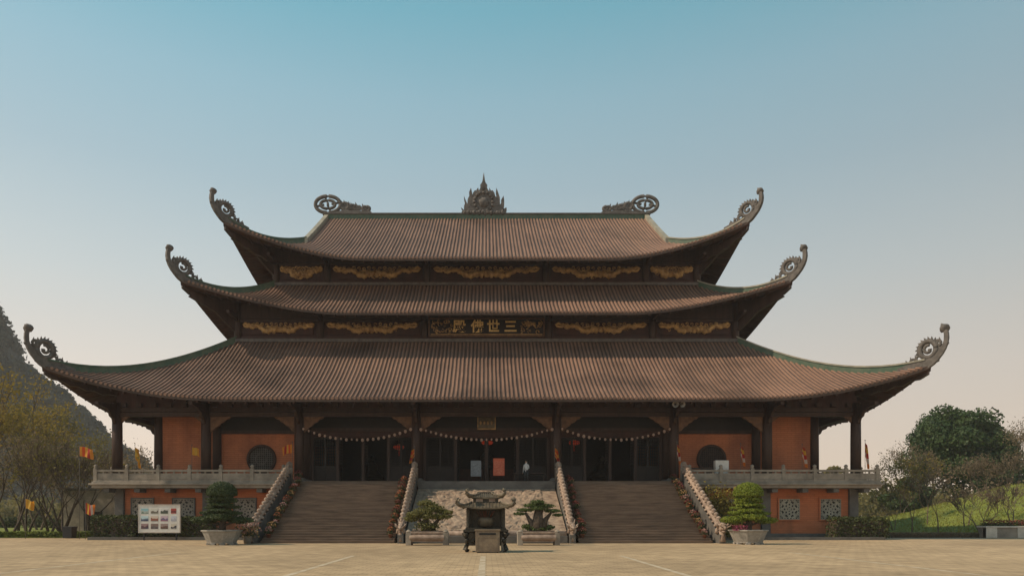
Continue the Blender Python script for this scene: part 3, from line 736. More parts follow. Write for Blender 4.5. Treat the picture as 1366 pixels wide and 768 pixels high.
# main ridge, verges and gables of the top roof
GX = R3.ex-R3.gable; ZR = R3.z0+R3.H
MB().box(-GX-.2, GX+.2, YC-.25, YC+.25, ZR-.25, ZR+.36).build('main_ridge', M['green'], ro3)
MB().box(-GX-.2, GX+.2, YC-.36, YC+.36, ZR+.361, ZR+.48).build('main_ridge', M['roof_orn'], ro3)
for sx in (-1, 1):
    for sy in (-1, 1):
        pts = [R3.pt(R3.gable-.3+(R3.N-R3.gable+.3)*i/12, R3.gable, ('f', sy, sx)) for i in range(13)]
        b = MB(); ridge_ribbon(b, pts, .42, .50); b.build('verge', M['verge'], ro3)
        # gable wall half
        g = [p.copy() for p in pts]; g = [Vector((sx*(GX-.5), p.y, p.z-.1)) for p in g]
        zb = R3.pt(R3.gable, R3.gable+3, ('f', sy, sx)).z-1.2
        vs = g+[Vector((v.x, v.y, min(v.z, zb))) for v in g]; n = len(g)
        MB().add(vs, [(i, i+1, n+i+1, n+i) for i in range(n-1)]).build('gable_wall', M['wood_red'], ro3)
# end ornaments on the main ridge: spoked oval ring with scrolls trailing inward
for sx in (-1, 1):
    g = MB(); o = Vector((sx*17.35, YC, ZR+.5)); fr = (o, Vector((-sx,0,0)), Vector((0,0,1)), Vector((0,1,0)))
    def P(a, c): return o+fr[1]*a+fr[2]*c
    def oval(ca, cb, ra, rb, th, a0=0, a1=6.2832, sh=1):
        n = 30; g.tube([P(ca+ra*(1-(1-sh)*i/n)*math.cos(a0+(a1-a0)*i/n), cb+rb*(1-(1-sh)*i/n)*math.sin(a0+(a1-a0)*i/n)) for i in range(n+1)], th, 7)
    oval(.15, 1.02, 1.36, .90, .20); oval(.15, 1.02, .80, .46, .16); g.blob(P(.15,1.02), (.16,.2,.36), 2, 1, .1)
    for a in range(0, 4):
        t_ = a*math.pi/2+.1; g.tube([P(.15+.4*math.cos(t_), 1.02+.2*math.sin(t_)), P(.15+1.3*math.cos(t_+.15), 1.02+.86*math.sin(t_+.15))], .09 if a % 2 else .13, 5)
    g.prism([(-.4,-.1),(-.2,.16),(.6,.05),(1.6,.28),(2.1,.42),(2.7,.30),(3.3,.36),(4.0,.22),(4.5,.30),(4.9,.15),(5.0,-.1)], fr, .45)
    oval(1.98, .82, .40, .36, .17); oval(2.75, .72, .34, .30, .15, 0, 5.2, .5); oval(3.45, .60, .30, .26, .14, 0, 5.2, .5); oval(4.3, .55, .38, .24, .17); g.blob(P(4.3,.5), (.25,.18,.2), 3, 1, .2)
    rn = random.Random(9)
    for i in range(11):
        a = 1.75+i*.25; h = 1.30+.18*math.sin(i*2.3)-.055*i
        g.prism([(a-.14, .45), (a+.14, .45), (a+.05, h*.9), (a-.12, h+.12)], fr, .22)
    g.build('ridge_end_ornament', M['roof_orn'], ro3)
# flame finial in the middle of the ridge
o = Vector((-.3, YC, ZR+.35)); s = F/(YC-CAMY); g = MB()
half = [(0,4.25),(.10,3.75),(.20,3.45),(.38,3.2),(.34,2.95),(.48,2.65),(.62,2.5),(.95,2.62),(1.15,2.35),(1.25,2.0),(1.45,1.75),(1.50,1.45),(1.42,1.2),(1.75,1.2),(1.85,.95),(1.95,.6),(2.2,.4),(2.4,.3),(2.4,-.2)]
fr = (o, Vector((1,0,0)), Vector((0,0,1)), Vector((0,1,0)))
g.prism([(-a, c) for a, c in half[::-1]]+half[1:], fr, .45)
def flame(x, z, h, lean, th=.3, wd=.2):
    g.prism([(x-wd, z), (x-wd*.9+lean*.1, z+h*.35), (x-wd*.3+lean*.2, z+h*.55), (x-wd*.5+lean*.4, z+h*.75), (x+lean, z+h), (x+wd*.6+lean*.7, z+h*.7), (x+wd*1.0+lean*.3, z+h*.45), (x+wd, z)], fr, th)
for sg in (-1, 1):
    flame(sg*1.5, 1.0, 1.9, -sg*.12, .4, .28); flame(sg*1.9, .3, 1.75, sg*.25, .35, .24); flame(sg*2.1, 0, .8, sg*.35, .35, .24); flame(sg*1.8, 0, .7, sg*.1, .5, .3)
    flame(sg*.75, 1.9, 1.0, -sg*.15, .5, .2); flame(sg*1.1, .9, 1.1, sg*.1, .55, .25)
g.tube([o+Vector((1.02*math.cos(a*math.pi/12), -.12, 1.35+1.02*math.sin(a*math.pi/12))) for a in range(25)], .13, 6)
g.blob(o+Vector((0, -.1, 1.3)), (.62, .42, .66), 4, 2, .12); g.tube([o+Vector((0,0,2.6)), o+Vector((0,0,3.6)), o+Vector((0,0,4.6))], [.32,.18,.02], 6)
for i in range(16): a = i*math.pi/8; g.blob(o+Vector((1.0*math.cos(a), -.25, 1.35+1.0*math.sin(a))), (.2,.2,.2), i, 1, .3)
for i in range(14): g.blob(o+Vector((-2.0+i*.31, -.25, .18)), (.24,.25,.2+.12*(i % 2)), i, 1, .3)
g.build('flame_finial', M['roof_orn'], ro3)

# stairs
NS = 27; Y0, Y1 = -10.0, -1.46
for sx in (-1, 1):
    b = MB(); x0, x1 = sorted((sx*6.05, sx*14.85)); vs = []
    prof = []
    for k in range(NS):
        y = Y0+(Y1-Y0)*k/NS; z = FZ*k/NS; z2 = FZ*(k+1)/NS
        prof += [(y+.03, z), (y+.03, z2-.05), (y, z2-.045), (y, z2)]
    prof += [(Y1, FZ-.002), (Y1, 0)]
    n = len(prof)
    vs = [(x0, y, z) for y, z in prof]+[(x1, y, z) for y, z in prof]
    fs = [(i, i+1, n+i+1, n+i) for i in range(n-2)]
    b.add(vs, fs); b.build('staircase', M['step'], T)
# sloping stone balustrades: scaly dragon bodies with lotus knobs
def stair_rail(X, head):
    K = .62 if abs(X) < 10 else .78
    b = MB(); sl = FZ/(Y1-Y0)
    def z(y): return (y-Y0)*sl
    w_ = .19
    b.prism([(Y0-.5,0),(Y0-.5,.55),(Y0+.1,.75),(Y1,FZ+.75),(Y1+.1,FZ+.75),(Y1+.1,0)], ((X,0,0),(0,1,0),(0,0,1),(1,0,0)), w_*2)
    r = b.build('stair_balustrade', M['stone_dark'], T)  # shade of the rail's side is put into this darker stone
    b = MB(); pts = []; rr = []
    for i in range(41):
        y = Y0+.1+(Y1-Y0-.1)*i/40; pts.append((X, y, z(y)+1.02+.10*math.sin(i*1.9))); rr.append(.19+.03*math.sin(i*1.9))
    b.tube(pts, rr, 8)
    for i in range(17):                                        # fins and knobs
        y = Y0+.35+(Y1-Y0-.5)*i/16; zz = z(y)+1.30
        b.lathe([(.10,0),(.19,.06),(.10,.13),(.18,.22),(.15,.31),(.03,.38)], (X, y, zz-.08), 8)
        b.blob((X-.17, y+.2, zz-.33), (.09,.2,.12), i, 1, .3); b.blob((X+.17, y+.2, zz-.33), (.09,.2,.12), i, 1, .3)
    b.build('dragon_body', M['stone_pale'], r)
    b = MB(); Yh = Y0-.35; zh = 1.12                             # dragon head facing the plaza
    b.blob((X, Yh, zh), (.34,.48,.34), 2, 2, .2); b.blob((X, Yh-.48, zh-.08), (.24,.34,.15), 5, 2, .2); b.blob((X, Yh-.42, zh-.32), (.20,.30,.09), 6, 1, .1)
    for sg in (-1, 1):
        b.blob((X+sg*.17, Yh-.30, zh+.18), (.08,.08,.08), 1, 1, 0)
        b.tube([(X+sg*.15, Yh-.05, zh+.25), (X+sg*.25, Yh+.25, zh+.5), (X+sg*.3, Yh+.5, zh+.62), (X+sg*.42, Yh+.65, zh+.60)], [.07,.06,.04,.01], 5)
        b.tube([(X+sg*.3, Yh+.1, zh), (X+sg*.5, Yh-.1, zh+.2), (X+sg*.62, Yh+.15, zh+.34)], [.12,.1,.02], 5)
        b.tube([(X+sg*.2, Yh-.7, zh-.02), (X+sg*.45, Yh-.85, zh+.1), (X+sg*.5, Yh-.75, zh+.35)], [.05,.04,.01], 5)
        b.blob((X+sg*.3, Yh+.3, zh-.25), (.2,.3,.25), 7, 1, .4)
    b.tube([(X, Yh+.1, zh-.3), (X, Yh-.05, .5), (X, Yh-.1, .1)], [.24,.22,.28], 8)
    b.v = [(X+(v[0]-X)*K, Yh+.1+(v[1]-Yh-.1)*K, v[2] if v[2] < .5 else .5+(v[2]-.5)*(.6+.4*K)) for v in b.v]
    b.build('dragon_head', M['stone_pale'], r)
    q = MB().lathe([(.26,0),(.26,.9),(.3,1.0),(.2,1.08),(.26,1.25),(.22,1.42),(.03,1.55)], (X, Y1+.05, FZ), 10); q.build('newel_post', M['stone'], r)
for X in (-15.35, -5.6, 5.6, 15.35): stair_rail(X, True)
# the carved slope between the stairs
SW = []; rs = random.Random(21)
for a_ in range(-6, 7):
    for b_ in range(0, 11): SW.append((a_*.85+rs.uniform(-.28,.28)+(b_ % 2)*.4, b_*.85+rs.uniform(-.25,.25), rs.choice((-1,1)), rs.uniform(7,10)))
nx, ny = 230, 170; vs = []; fs = []
for j in range(ny+1):
    for i in range(nx+1):
        u = i/nx; v = j/ny; x = -5.3+10.6*u; y = -9.7+8.15*v; z = .72+3.25*v
        rel = 0
        if .045 < u < .90 and .02 < v < .97:
            mx_, my_ = x, v*8.8
            best = (9, 0, 0, 0); sec = 9
            for (cx_, cy_, sg_, k_) in SW:
                if abs(cx_-mx_) > 1.6 or abs(cy_-my_) > 1.6: continue
                dd = math.hypot(cx_-mx_, cy_-my_)
                if dd < best[0]: sec = best[0]; best = (dd, math.atan2(my_-cy_, mx_-cx_), sg_, k_)
                elif dd < sec: sec = dd
            dd, an, sg_, k_ = best
            rel = .09*max(0, math.cos(an*sg_-dd*k_))**.6 if math.cos(an*sg_-dd*k_) > 0 else 0
            rel += .05*(1-min(1, dd/.6))-.10*(1-min(1, (sec-dd)/.10))
            for (ph, base) in ((0, .30), (2.2, .70)):          # two dragon bodies winding through the clouds
                yc = 8.8*(base+.16*math.sin(x*1.25+ph)+.03*math.sin(x*3.1+ph)); dv = abs(my_-yc)/math.sqrt(1+(8.8*.16*1.25*math.cos(x*1.25+ph))**2)
                if dv < .42:
                    rel = max(rel, .17*math.sqrt(1-(dv/.42)**2)+.03*math.sin(x*16)*math.cos(dv*12))
            rel += noise.noise(Vector((mx_*3, my_*3, 0)))*.03
            e = max(0, min(1, (u-.045)/.012, (.90-u)/.012, v/.03, (.97-v)/.03)); rel *= e
        vs.append((x, y-rel*.6, z+rel*.6))
for j in range(ny):
    for i in range(nx): a = j*(nx+1)+i; fs.append((a, a+1, a+nx+2, a+nx+1))
cr_ = MB().add(vs, fs, True).build('carved_dragon_slope', M['relief'], T)
MB().box(-5.3, 5.3, -10.25, -9.72, 0, .50).build('slope_plinth', M['stone_dark'], cr_, bevel=.03)
b = MB().tube([(-5.25, -9.95, .60), (5.25, -9.95, .60)], .2, 12); b.build('roll_moulding', M['stone_pale'], cr_)
MB().box(-5.3, 5.3, -1.75, -1.46, 3.2, FZ).build('slope_top_step', M['stone_dark'], T)
# planting kerb along the podium
for sx in (-1, 1):
    x0, x1 = sorted((sx*16.4, sx*29.9)); k = MB().box(x0, x1, -3.5, -3.25, 0, .22).box(x0, x1, -3.24, -.2, 0, .16)
    tag(k.build('planting_kerb', M['stone_dark']), kind='structure')

# ================================================================== foliage helpers
def leafy(b, c, r, n, s, rnd, shell=.35, up=.0):
    c = Vector(c); r = Vector(r)
    for _ in range(n):
        d = Vector((rnd.gauss(0,1), rnd.gauss(0,1), rnd.gauss(0,1))).normalized()
        if up and d.z < -up: d.z *= .3
        q = rnd.uniform(1-shell, 1.05)
        leaf_quad(b, c+Vector((d.x*r.x*q, d.y*r.y*q, d.z*r.z*q)), s*rnd.uniform(.7, 1.3), rnd, d)
def grow(b, p, d, ln, r, lv, rnd, tips, spread=.5, up=.25, nseg=3, split=(2,3), minr=.018):
    pts = [p.copy()]; rr = [r]; q = p.copy(); dd = d.copy()
    for i in range(nseg):
        dd = (dd+Vector((rnd.gauss(0,.10), rnd.gauss(0,.10), rnd.gauss(0,.06)+up*.12))).normalized()
        q = q+dd*ln/nseg; pts.append(q.copy()); rr.append(max(minr, r*(1-.38*(i+1)/nseg)))
    b.tube(pts, rr, 6 if r > .08 else 4 if r > .04 else 3, cap=False)
    if lv == 0: tips.append(q); tips.append(pts[-2]); return
    for k in range(rnd.randint(*split)):
        a = rnd.random()*6.283; sp = spread*rnd.uniform(.6,1.3)
        pr = dd.orthogonal().normalized(); pr = Matrix.Rotation(a, 3, dd) @ pr
        nd = (dd*math.cos(sp)+pr*math.sin(sp)+Vector((0,0,up*.4))).normalized()
        grow(b, q if k < 2 or lv < 2 else pts[-2], nd, ln*rnd.uniform(.62,.86), rr[-1]*rnd.uniform(.6,.8), lv-1, rnd, tips, spread, up, nseg, split, minr)
def tree(name, loc, h, seed, label, leafm, nleaf, ls, barkm='bark', stems=1, spread=.5, up=.3, lv=5, r=.16, group=None, cat='tree', cl=.5, split=(2,3)):
    rn = random.Random(seed); e = empty(name, loc, 0, label, cat, group)
    b = MB(); tips = []
    for k in range(stems):
        a = 6.28*k/stems+rn.random(); tl = .12 if stems == 1 else rn.uniform(.25,.5)
        grow(b, Vector((math.cos(a)*.12*(stems > 1), math.sin(a)*.12*(stems > 1), -.1)), Vector((math.cos(a)*tl, math.sin(a)*tl, 1)).normalized(), h*(.28 if stems == 1 else .3), r, lv, rn, tips, spread, up, 3, split)
    zt = max(t_.z for t_ in tips); k = h/zt
    b.v = [(v[0]*k, v[1]*k, v[2]*k) for v in b.v]; tips = [t_*k for t_ in tips]
    b.build('trunk', M[barkm], e)
    if nleaf:
        c = MB()
        for _ in range(nleaf):
            t_ = rn.choice(tips); leaf_quad(c, t_+Vector((rn.gauss(0,cl), rn.gauss(0,cl), rn.gauss(0,cl))), ls*rn.uniform(.6,1.4), rn)
        c.build('crown', M[leafm], e)
    return e
def gx(x, Y): return (x-CX)*(Y-CAMY)/F

# ---- garden trees, left
G1 = 'thin trees in the garden left of the hall'
for (x, Y, h, seed, st, lm, nl, lab) in (
  (-22, 8, 14.5, 1, 2, 'leaf_yellow', 1500, 'yellowing tree cut by the left edge of the photo, tallest of the garden trees'),
  (14, 10, 15.0, 2, 2, 'leaf_yellow', 1700, 'tall yellow leaved tree at the far left, above a pair of thin trunks'),
  (24, 22, 13.5, 17, 1, 'leaf_olive', 1300, 'olive leaved tree just right of the tall yellow one at the far left'),
  (52, 26, 13.0, 3, 2, 'leaf_yellow', 1400, 'yellow olive tree behind the small orange flag in the left garden'),
  (84, 8, 8.8, 4, 5, 'leaf_olive', 600, 'many stemmed spreading tree with a V of bare branches behind the dark litter bin'),
  (74, 32, 12.0, 21, 2, 'leaf_olive', 1300, 'sparse olive tree rising behind the spreading many stemmed tree'),
  (108, 30, 10.5, 5, 2, 'leaf_brown', 700, 'thin brownish tree just left of the temple corner under the roof tip'),
  (66, 14, 9.0, 61, 3, 'leaf_brown', 1500, 'dense brown twiggy tree left of the spreading many stemmed tree'),
  (120, 18, 8.2, 62, 3, 'leaf_brown', 1300, 'dense brown twiggy tree right behind the largest orange garden flag'),
  (36, 16, 10.5, 63, 3, 'leaf_brown', 1300, 'dense brown twiggy tree just above the low yellow garden flag'),
  (132, 44, 10.5, 6, 2, 'leaf_brown', 400, 'nearly bare tree close beside the left corner column'),
  (176, 62, 13.5, 7, 1, 'leaf_brown', 160, 'bare tree seen through the open left veranda bay, near the corner column'),
  (205, 70, 11.0, 8, 1, 'leaf_yellow', 260, 'small tree seen through the left veranda bay beside the orange wall')):
    tree('tree', (gx(x, Y), Y, .1), h, seed, lab, lm, int(nl*1.7), .125, 'bark' if Y < 25 else 'bark_pale', st, .42, .35, 5, .13 if st > 1 else .16, G1, cl=.55)
# ---- garden trees, right
G2 = 'thin trees on the grass mound right of the hall'
for (x, Y, h, seed, st, lm, nl, lab) in (
  (1192, 22, 5.8, 31, 2, 'leaf_olive', 500, 'small olive tree closest to the right end of the terrace'),
  (1216, 12, 7.2, 32, 1, 'leaf_olive', 550, 'slim olive leaved tree with pale trunk in front of the big dark tree, left side'),
  (1237, 20, 7.2, 33, 1, 'leaf_yellow', 320, 'slim tree with yellow leaves in front of the big dark tree'),
  (1252, 10, 6.0, 34, 1, 'leaf_brown', 350, 'thin brown tree at the foot of the grass mound'),
  (1203, 40, 9.8, 35, 2, 'leaf_brown', 800, 'taller bare topped tree rising left of the big dark tree'),
  (1288, 14, 4.6, 36, 2, 'leaf_brown', 120, 'low bare tree near the left end of the stone flower trough'),
  (1312, 8, 4.4, 37, 3, 'leaf_brown', 80, 'crooked dark bare tree leaning behind the stone flower trough'),
  (1350, 10, 4.6, 38, 2, 'leaf_brown', 80, 'dark bare tree above the stone flower trough at the right'),
  (1312, 32, 4.8, 39, 3, 'leaf_brown', 700, 'wide brown twiggy tree below the right side of the big dark tree'),
  (1354, 36, 6.6, 40, 3, 'leaf_brown', 1000, 'reddish brown twiggy tree beside the big dark tree, near the right edge'),
  (1378, 30, 8.4, 41, 3, 'leaf_brown', 1100, 'reddish brown twiggy tree cut by the right edge of the photo')):
    X = gx(x, Y); z = max(0, mound(X, Y)) if X > 41 else 0
    tree('tree', (X, Y, z-.05), h, seed, lab, lm, int(nl*1.9), .088, 'bark_pale', st, .5, .3, 5, .07, G2, cl=.36)
# ---- the big dark evergreen
def evergreen(loc, rx, h, seed, label, n=26, per=620, ls=.34, group=None, mname='leaf_dark'):
    rn = random.Random(seed); e = empty('evergreen_tree', loc, 0, label, 'tree', group); b = MB(); tips = []
    grow(b, Vector((0,0,-.2)), Vector((0,0,1)), h*.26, rx*.06, 3, rn, tips, .6, .1); b.build('trunk', M['bark'], e)
    c = MB()
    for k in range(n):
        a = rn.random()*6.283; v = rn.uniform(-.55, 1); rr = math.sqrt(max(0, 1-v*v)) if v > 0 else 1+v*.3
        q = rn.uniform(.55, .86); p = Vector((math.cos(a)*rr*rx*q, math.sin(a)*rr*rx*q, h*.54+v*h*.40*q))
        s_ = rx*rn.uniform(.22,.36); leafy(c, p, (s_, s_, s_*.8), per, ls, rn, .5)
    leafy(c, (0,0,h*.52), (rx*.6, rx*.6, h*.34), n*60, ls*1.5, rn, .9)
    c.build('crown', M[mname], e); return e
Y = 44; evergreen((gx(1281, Y), Y, .8), 6.9, 18.2, 51, 'big round dark green tree standing behind the mound at the right', 52, 900, .19)
evergreen((gx(1330, 58), 58, 1), 5.2, 12.6, 52, 'dark evergreen partly hidden behind the right flank of the big round tree', 20, 420, .27)
evergreen((gx(1213, 58), 58, 0), 4.0, 9.0, 53, 'dark evergreen crown just left of the big round tree', 18, 400, .26)
evergreen((gx(1116, 70), 70, 0), 4.0, 12.2, 54, 'green tree seen through the open right veranda bay', 14, 300, .26, mname='leaf_olive')
# far wood band on both sides
b = MB(); rn = random.Random(77)
for i in range(420):
    sgn = rn.choice((-1, 1)); x = sgn*rn.uniform(70, 190); Y = rn.uniform(95, 150)
    h = rn.uniform(4, 8) if sgn < 0 else rn.uniform(7, 12)
    leafy(b, (x, Y, h*.5), (rn.uniform(3,5), 3, h*.5), 70, .6, rn, .4)
tag(b.build('distant_wood', M['leaf_olive']), 'low band of distant trees behind the gardens on both sides', 'wood', kind='stuff')
# shrubs under the left trees
G3 = 'low dark shrubs under the left garden trees'
for i, (x, Y, s_, lab) in enumerate(((42, 34, 1.5, 'dark shrub below the orange garden flag'), (75, 32, 1.3, 'dark shrub just left of the litter bin'), (108, 30, 1.5, 'dark shrub right of the litter bin, behind the red flag'), (10, 34, 1.5, 'dark shrub at the far left edge of the lawn'))):
    e = empty('shrub', (gx(x, Y), Y, 0), 0, lab, 'shrub', G3); b = MB(); rn = random.Random(60+i)
    for k in range(5): leafy(b, (rn.uniform(-1,1)*s_, rn.uniform(-.5,.5), s_*.6), (s_*.7, s_*.6, s_*.6), 260, .12, rn)
    b.build('foliage', M['hedge'], e); MB().tube([(0,0,-.1),(0,0,.7)], .08, 5).build('stem', M['bark'], e)
# hedges by the podium
def hedge(x0, x1, Y0_, Y1_, z0, z1, label, m='hedge', n=None, top=None):
    e = empty('hedge', ((x0+x1)/2, (Y0_+Y1_)/2, 0), 0, label, 'hedge', 'clipped hedges along the foot of the hall'); rn = random.Random(int(x0*10)); b = MB()
    hx, hy = (x1-x0)/2, (Y1_-Y0_)/2
    core = MB().box(-hx+.15, hx-.15, -hy+.15, hy-.15, z0-.05, z1-.18).build('core', M['bark'], e)
    for _ in range(n or int((x1-x0)*420)):
        f = rn.random()
        wob = .10*math.sin(rn.random()*6)+.08
        if f < .45: p = Vector((rn.uniform(-hx,hx), -hy+rn.uniform(-.05,.2), rn.uniform(z0,z1)))
        elif f < .85: p = Vector((rn.uniform(-hx,hx), rn.uniform(-hy,hy), z1+rn.uniform(-.18,.06)+.1*math.sin(p_x if False else rn.random()*3)))
        else: p = Vector((rn.choice((-hx,hx)), rn.uniform(-hy,hy), rn.uniform(z0,z1)))
        leaf_quad(b, p, .085*rn.uniform(.7,1.5), rn)
    b.build('foliage', M[m], e)
hedge(gx(127,-2.4), gx(186,-2.4), -3.1, -1.6, .15, 1.72, 'long dark clipped hedge left of the photo board')
hedge(gx(240,-2.4), gx(287,-2.4), -3.1, -1.6, .15, 1.62, 'short dark hedge between the photo board and the left topiary pot')
hedge(gx(190,-2.4), gx(238,-2.4), -3.0, -1.7, .15, 1.3, 'low dark hedge directly behind the photo board')
hedge(gx(1108,-2.4), gx(1180,-2.4), -3.1, -1.6, .15, 1.60, 'dark clipped hedge at the right end of the hall')
e = empty('garden_hedge', (gx(45, 3), 3.0, 0), 0, 'low grassy green border hedge along the edge of the left lawn', 'hedge'); b = MB(); rn = random.Random(5)
for _ in range(9000): leaf_quad(b, Vector((rn.uniform(-9, 5.6), rn.uniform(-.5,.5), rn.uniform(0,.42)+.1*math.sin(rn.random()*9))), .09, rn)
b.build('foliage', M['grass'], e)
# yellow bamboo-like shrub by the right stair
e = empty('bamboo_shrub', (gx(958, -3.4), -3.4, 0), 0, 'loose yellow green shrub between the right stair balustrade and topiary', 'shrub'); b = MB(); s_ = MB(); rn = random.Random(12)
for k in range(26):
    x = rn.uniform(-1.7, 1.9); h = rn.uniform(3.2, 4.5)-abs(x)*.35; lx = rn.gauss(0,.35)
    pts = [(x*.7, rn.uniform(-.2,.2), 0), (x*.85+lx*.4, 0, h*.6), (x+lx, rn.uniform(-.4,.1), h)]
    s_.tube(pts, [.025,.02,.01], 4)
    for q in range(150):
        t_ = rn.uniform(.15,1); leaf_quad(b, Vector((x*.8+lx*t_+rn.gauss(0,.28), rn.gauss(0,.25)-.1, h*t_+rn.gauss(0,.2))), .09*rn.uniform(.7,1.4), rn)
s_.build('stems', M['bark_pale'], e); b.build('foliage', M['bamboo'], e)

# ---- topiaries in eight-sided pots
def oct_pot(parent, r=1.18, h=.92):
    b = MB().lathe([(r*.74,.1),(r*.74,.16),(r*.98,h-.1),(r*1.0,h-.1),(r*1.04,h-.08),(r*1.04,h),(r*.9,h),(r*.86,h-.12)], n=8, smooth=False, rot=math.pi/8)
    p = b.build('pot', M['pot'], parent, bevel=.015)
    f = MB()
    for k in range(8): a = math.pi/8+k*math.pi/4; f.box(r*.62*math.cos(a)-.14, r*.62*math.cos(a)+.14, r*.62*math.sin(a)-.14, r*.62*math.sin(a)+.14, 0, .12)
    f.build('foot', M['pot'], p)
    MB().lathe([(.02,h-.06),(r*.9,h-.09)], n=8, smooth=False, rot=math.pi/8, cap=True).build('soil', M['soil'], p)
def topiary(name, loc, seed, leafm, label, flowers=None):
    e = empty(name, loc, 0, label, 'potted tree', 'topiary trees in concrete pots beside the stairs'); rn = random.Random(seed)
    oct_pot(e)
    t_ = MB().tube([(0,0,.8),(.08,0,1.5),(-.05,0,2.2),(.02,0,3.0),(0,0,3.5)], [.24,.19,.15,.11,.06], 8)
    pads = [(-1.05,-.15,1.55,.82,.62,.24),(1.08,.1,1.52,.82,.6,.24),(0,-.55,1.72,.85,.6,.25),(0,.7,1.65,.8,.6,.22),(-.68,-.1,1.98,.66,.5,.13),(.70,-.1,1.95,.64,.5,.13),(0,-.45,2.12,.80,.5,.14),(-.52,.1,2.30,.62,.55,.11),(.52,.1,2.34,.62,.5,.11),(.05,-.3,2.47,.86,.5,.12),(-.28,0,2.66,.66,.6,.10),(.30,0,2.70,.64,.6,.10),(0,0,2.84,.90,.8,.12)]
    for (x, y, z, rx, ry, rz) in pads[:7]: t_.tube([(0,0,z-.35),(x*.5,y*.5,z-.18),(x*.9,y*.9,z-.05)], [.08,.06,.03], 5)
    t_.build('trunk', M['bark'], e)
    b = MB()
    for i, (x, y, z, rx, ry, rz) in enumerate(pads):
        leafy(b, (x,y,z), (rx,ry,rz), int(rx*ry*2300), .045, rn, .45)
        for _ in range(int(rx*ry*260)):                        # inner leaves keep the pads dense
            leaf_quad(b, Vector((x+rn.gauss(0,.35)*rx, y+rn.gauss(0,.35)*ry, z+rn.gauss(0,.3)*rz)), .11, rn)
    leafy(b, (0,0,3.16), (.90,.86,.74), 5600, .042, rn, .12, up=.15); leafy(b, (0,0,3.15), (.72,.7,.6), 900, .12, rn, .3)
    b.build('foliage', M[leafm], e)
    if flowers:
        f = MB()
        for _ in range(220): leaf_quad(f, Vector((rn.uniform(-1.2,-.3), rn.uniform(-.9,-.4), rn.uniform(.85,1.2))), .05, rn)
        f.build('flowers', flowers, e)
    return e
M['magenta'] = mat('magenta_flower', (.30,.05,.10), .7, (.16,.04,.07), 6)
Y = -12.5; topiary('topiary', (gx(296, Y), Y, 0), 5, 'leaf_deep', 'dark green tiered topiary in a grey pot near the photo board')
Y = -11.6; topiary('topiary', (gx(998, Y), Y, 0), 6, 'leaf_top', 'bright green tiered topiary in a pot beside the right stairs', M['magenta'])
# ---- bonsai in low stone troughs
def trough_bonsai(loc, seed, leafm, label, pads, trunk):
    e = empty('bonsai_trough', loc, 0, label, 'bonsai', 'bonsai in stone troughs in front of the carved slope'); rn = random.Random(seed)
    b = MB().box(-1.05,1.05,-.5,.5,.22,.72).box(-1.12,1.12,-.56,.56,.72,.84); b.tube([(-1.05,-.5,.47),(1.05,-.5,.47)], .17, 10)
    p = b.build('trough', M['stone_pale'], e, bevel=.02)
    MB().box(-1.0,1.0,-.45,.45,.8,.88).build('soil', M['soil'], p)
    for sg in (-1, 1):
        q = MB().box(sg*1.12-.16, sg*1.12+.16, -.58, .58, 0, .78); q.lathe([(.15,0),(.19,.06),(.12,.12),(.02,.18)], (sg*1.12, -.42, .781), 8)
        q.build('end_post', M['stone'], p, bevel=.02)
    t_ = MB()
    for pts, rr in trunk: t_.tube(pts, rr, 8)
    t_.build('trunk', M['bark'], e)
    c = MB()
    for (x, y, z, rx, ry, rz) in pads:
        if seed == 1: rx *= 1.25; ry *= 1.2; rz *= 1.5
        leafy(c, (x,y,z), (rx,ry,rz), int(1500*rx*ry)+80, .05, rn, .5)
        for _ in range(int(rx*ry*260)): leaf_quad(c, Vector((x+rn.gauss(0,.35)*rx, y+rn.gauss(0,.35)*ry, z+rn.gauss(0,.3)*rz)), .10, rn)
    c.build('foliage', M[leafm], e)
Y = -13.0
trough_bonsai((gx(570.5, Y), Y, 0), 1, 'bonsai_olive', 'spreading olive bonsai in the stone trough left of the incense burner',
  [(-.75,0,1.85,.5,.45,.16),(.8,0,1.75,.6,.45,.15),(-.2,-.2,2.05,.55,.4,.18),(.3,0,2.3,.5,.4,.18),(-.1,.1,2.55,.45,.4,.16),(.75,.1,2.1,.45,.35,.12),(-.95,.1,1.6,.4,.35,.12),(.1,-.3,1.75,.5,.3,.14),(1.2,0,2.0,.3,.3,.1),(0,-.1,1.15,.7,.35,.25)],
  [([(-.1,0,.8),(-.2,0,1.3),(0,0,1.9),(.1,0,2.4)],[.28,.22,.14,.06]),([(.2,0,.8),(.45,0,1.3),(.8,0,1.7)],[.2,.14,.05]),([(-.15,0,1.2),(-.7,0,1.7)],[.14,.05])])
trough_bonsai((gx(718, Y), Y, 0), 2, 'bonsai_green', 'umbrella shaped dark bonsai with thick trunk in the trough right of the burner',
  [(0,0,2.62,.5,.4,.16),(-.35,0,2.42,.6,.4,.14),(.45,0,2.4,.6,.4,.14),(-.8,0,2.15,.6,.4,.12),(.85,0,2.1,.6,.4,.12),(0,-.25,2.25,.6,.3,.12),(-1.15,0,1.92,.4,.3,.10),(1.2,0,1.85,.35,.3,.09),(-.7,0,1.15,.35,.3,.16),(.7,0,1.1,.35,.3,.16),(0,-.1,1.0,.8,.35,.15)],
  [([(0,0,.8),(-.05,0,1.4),(.0,0,2.3)],[.42,.33,.18]),([(-.3,0,.8),(-.45,0,1.4),(-.8,0,2.0)],[.26,.16,.06]),([(.3,0,.8),(.4,0,1.5),(.8,0,2.0)],[.26,.18,.06]),([(.1,-.1,.8),(.15,-.1,2.2)],[.2,.12])])

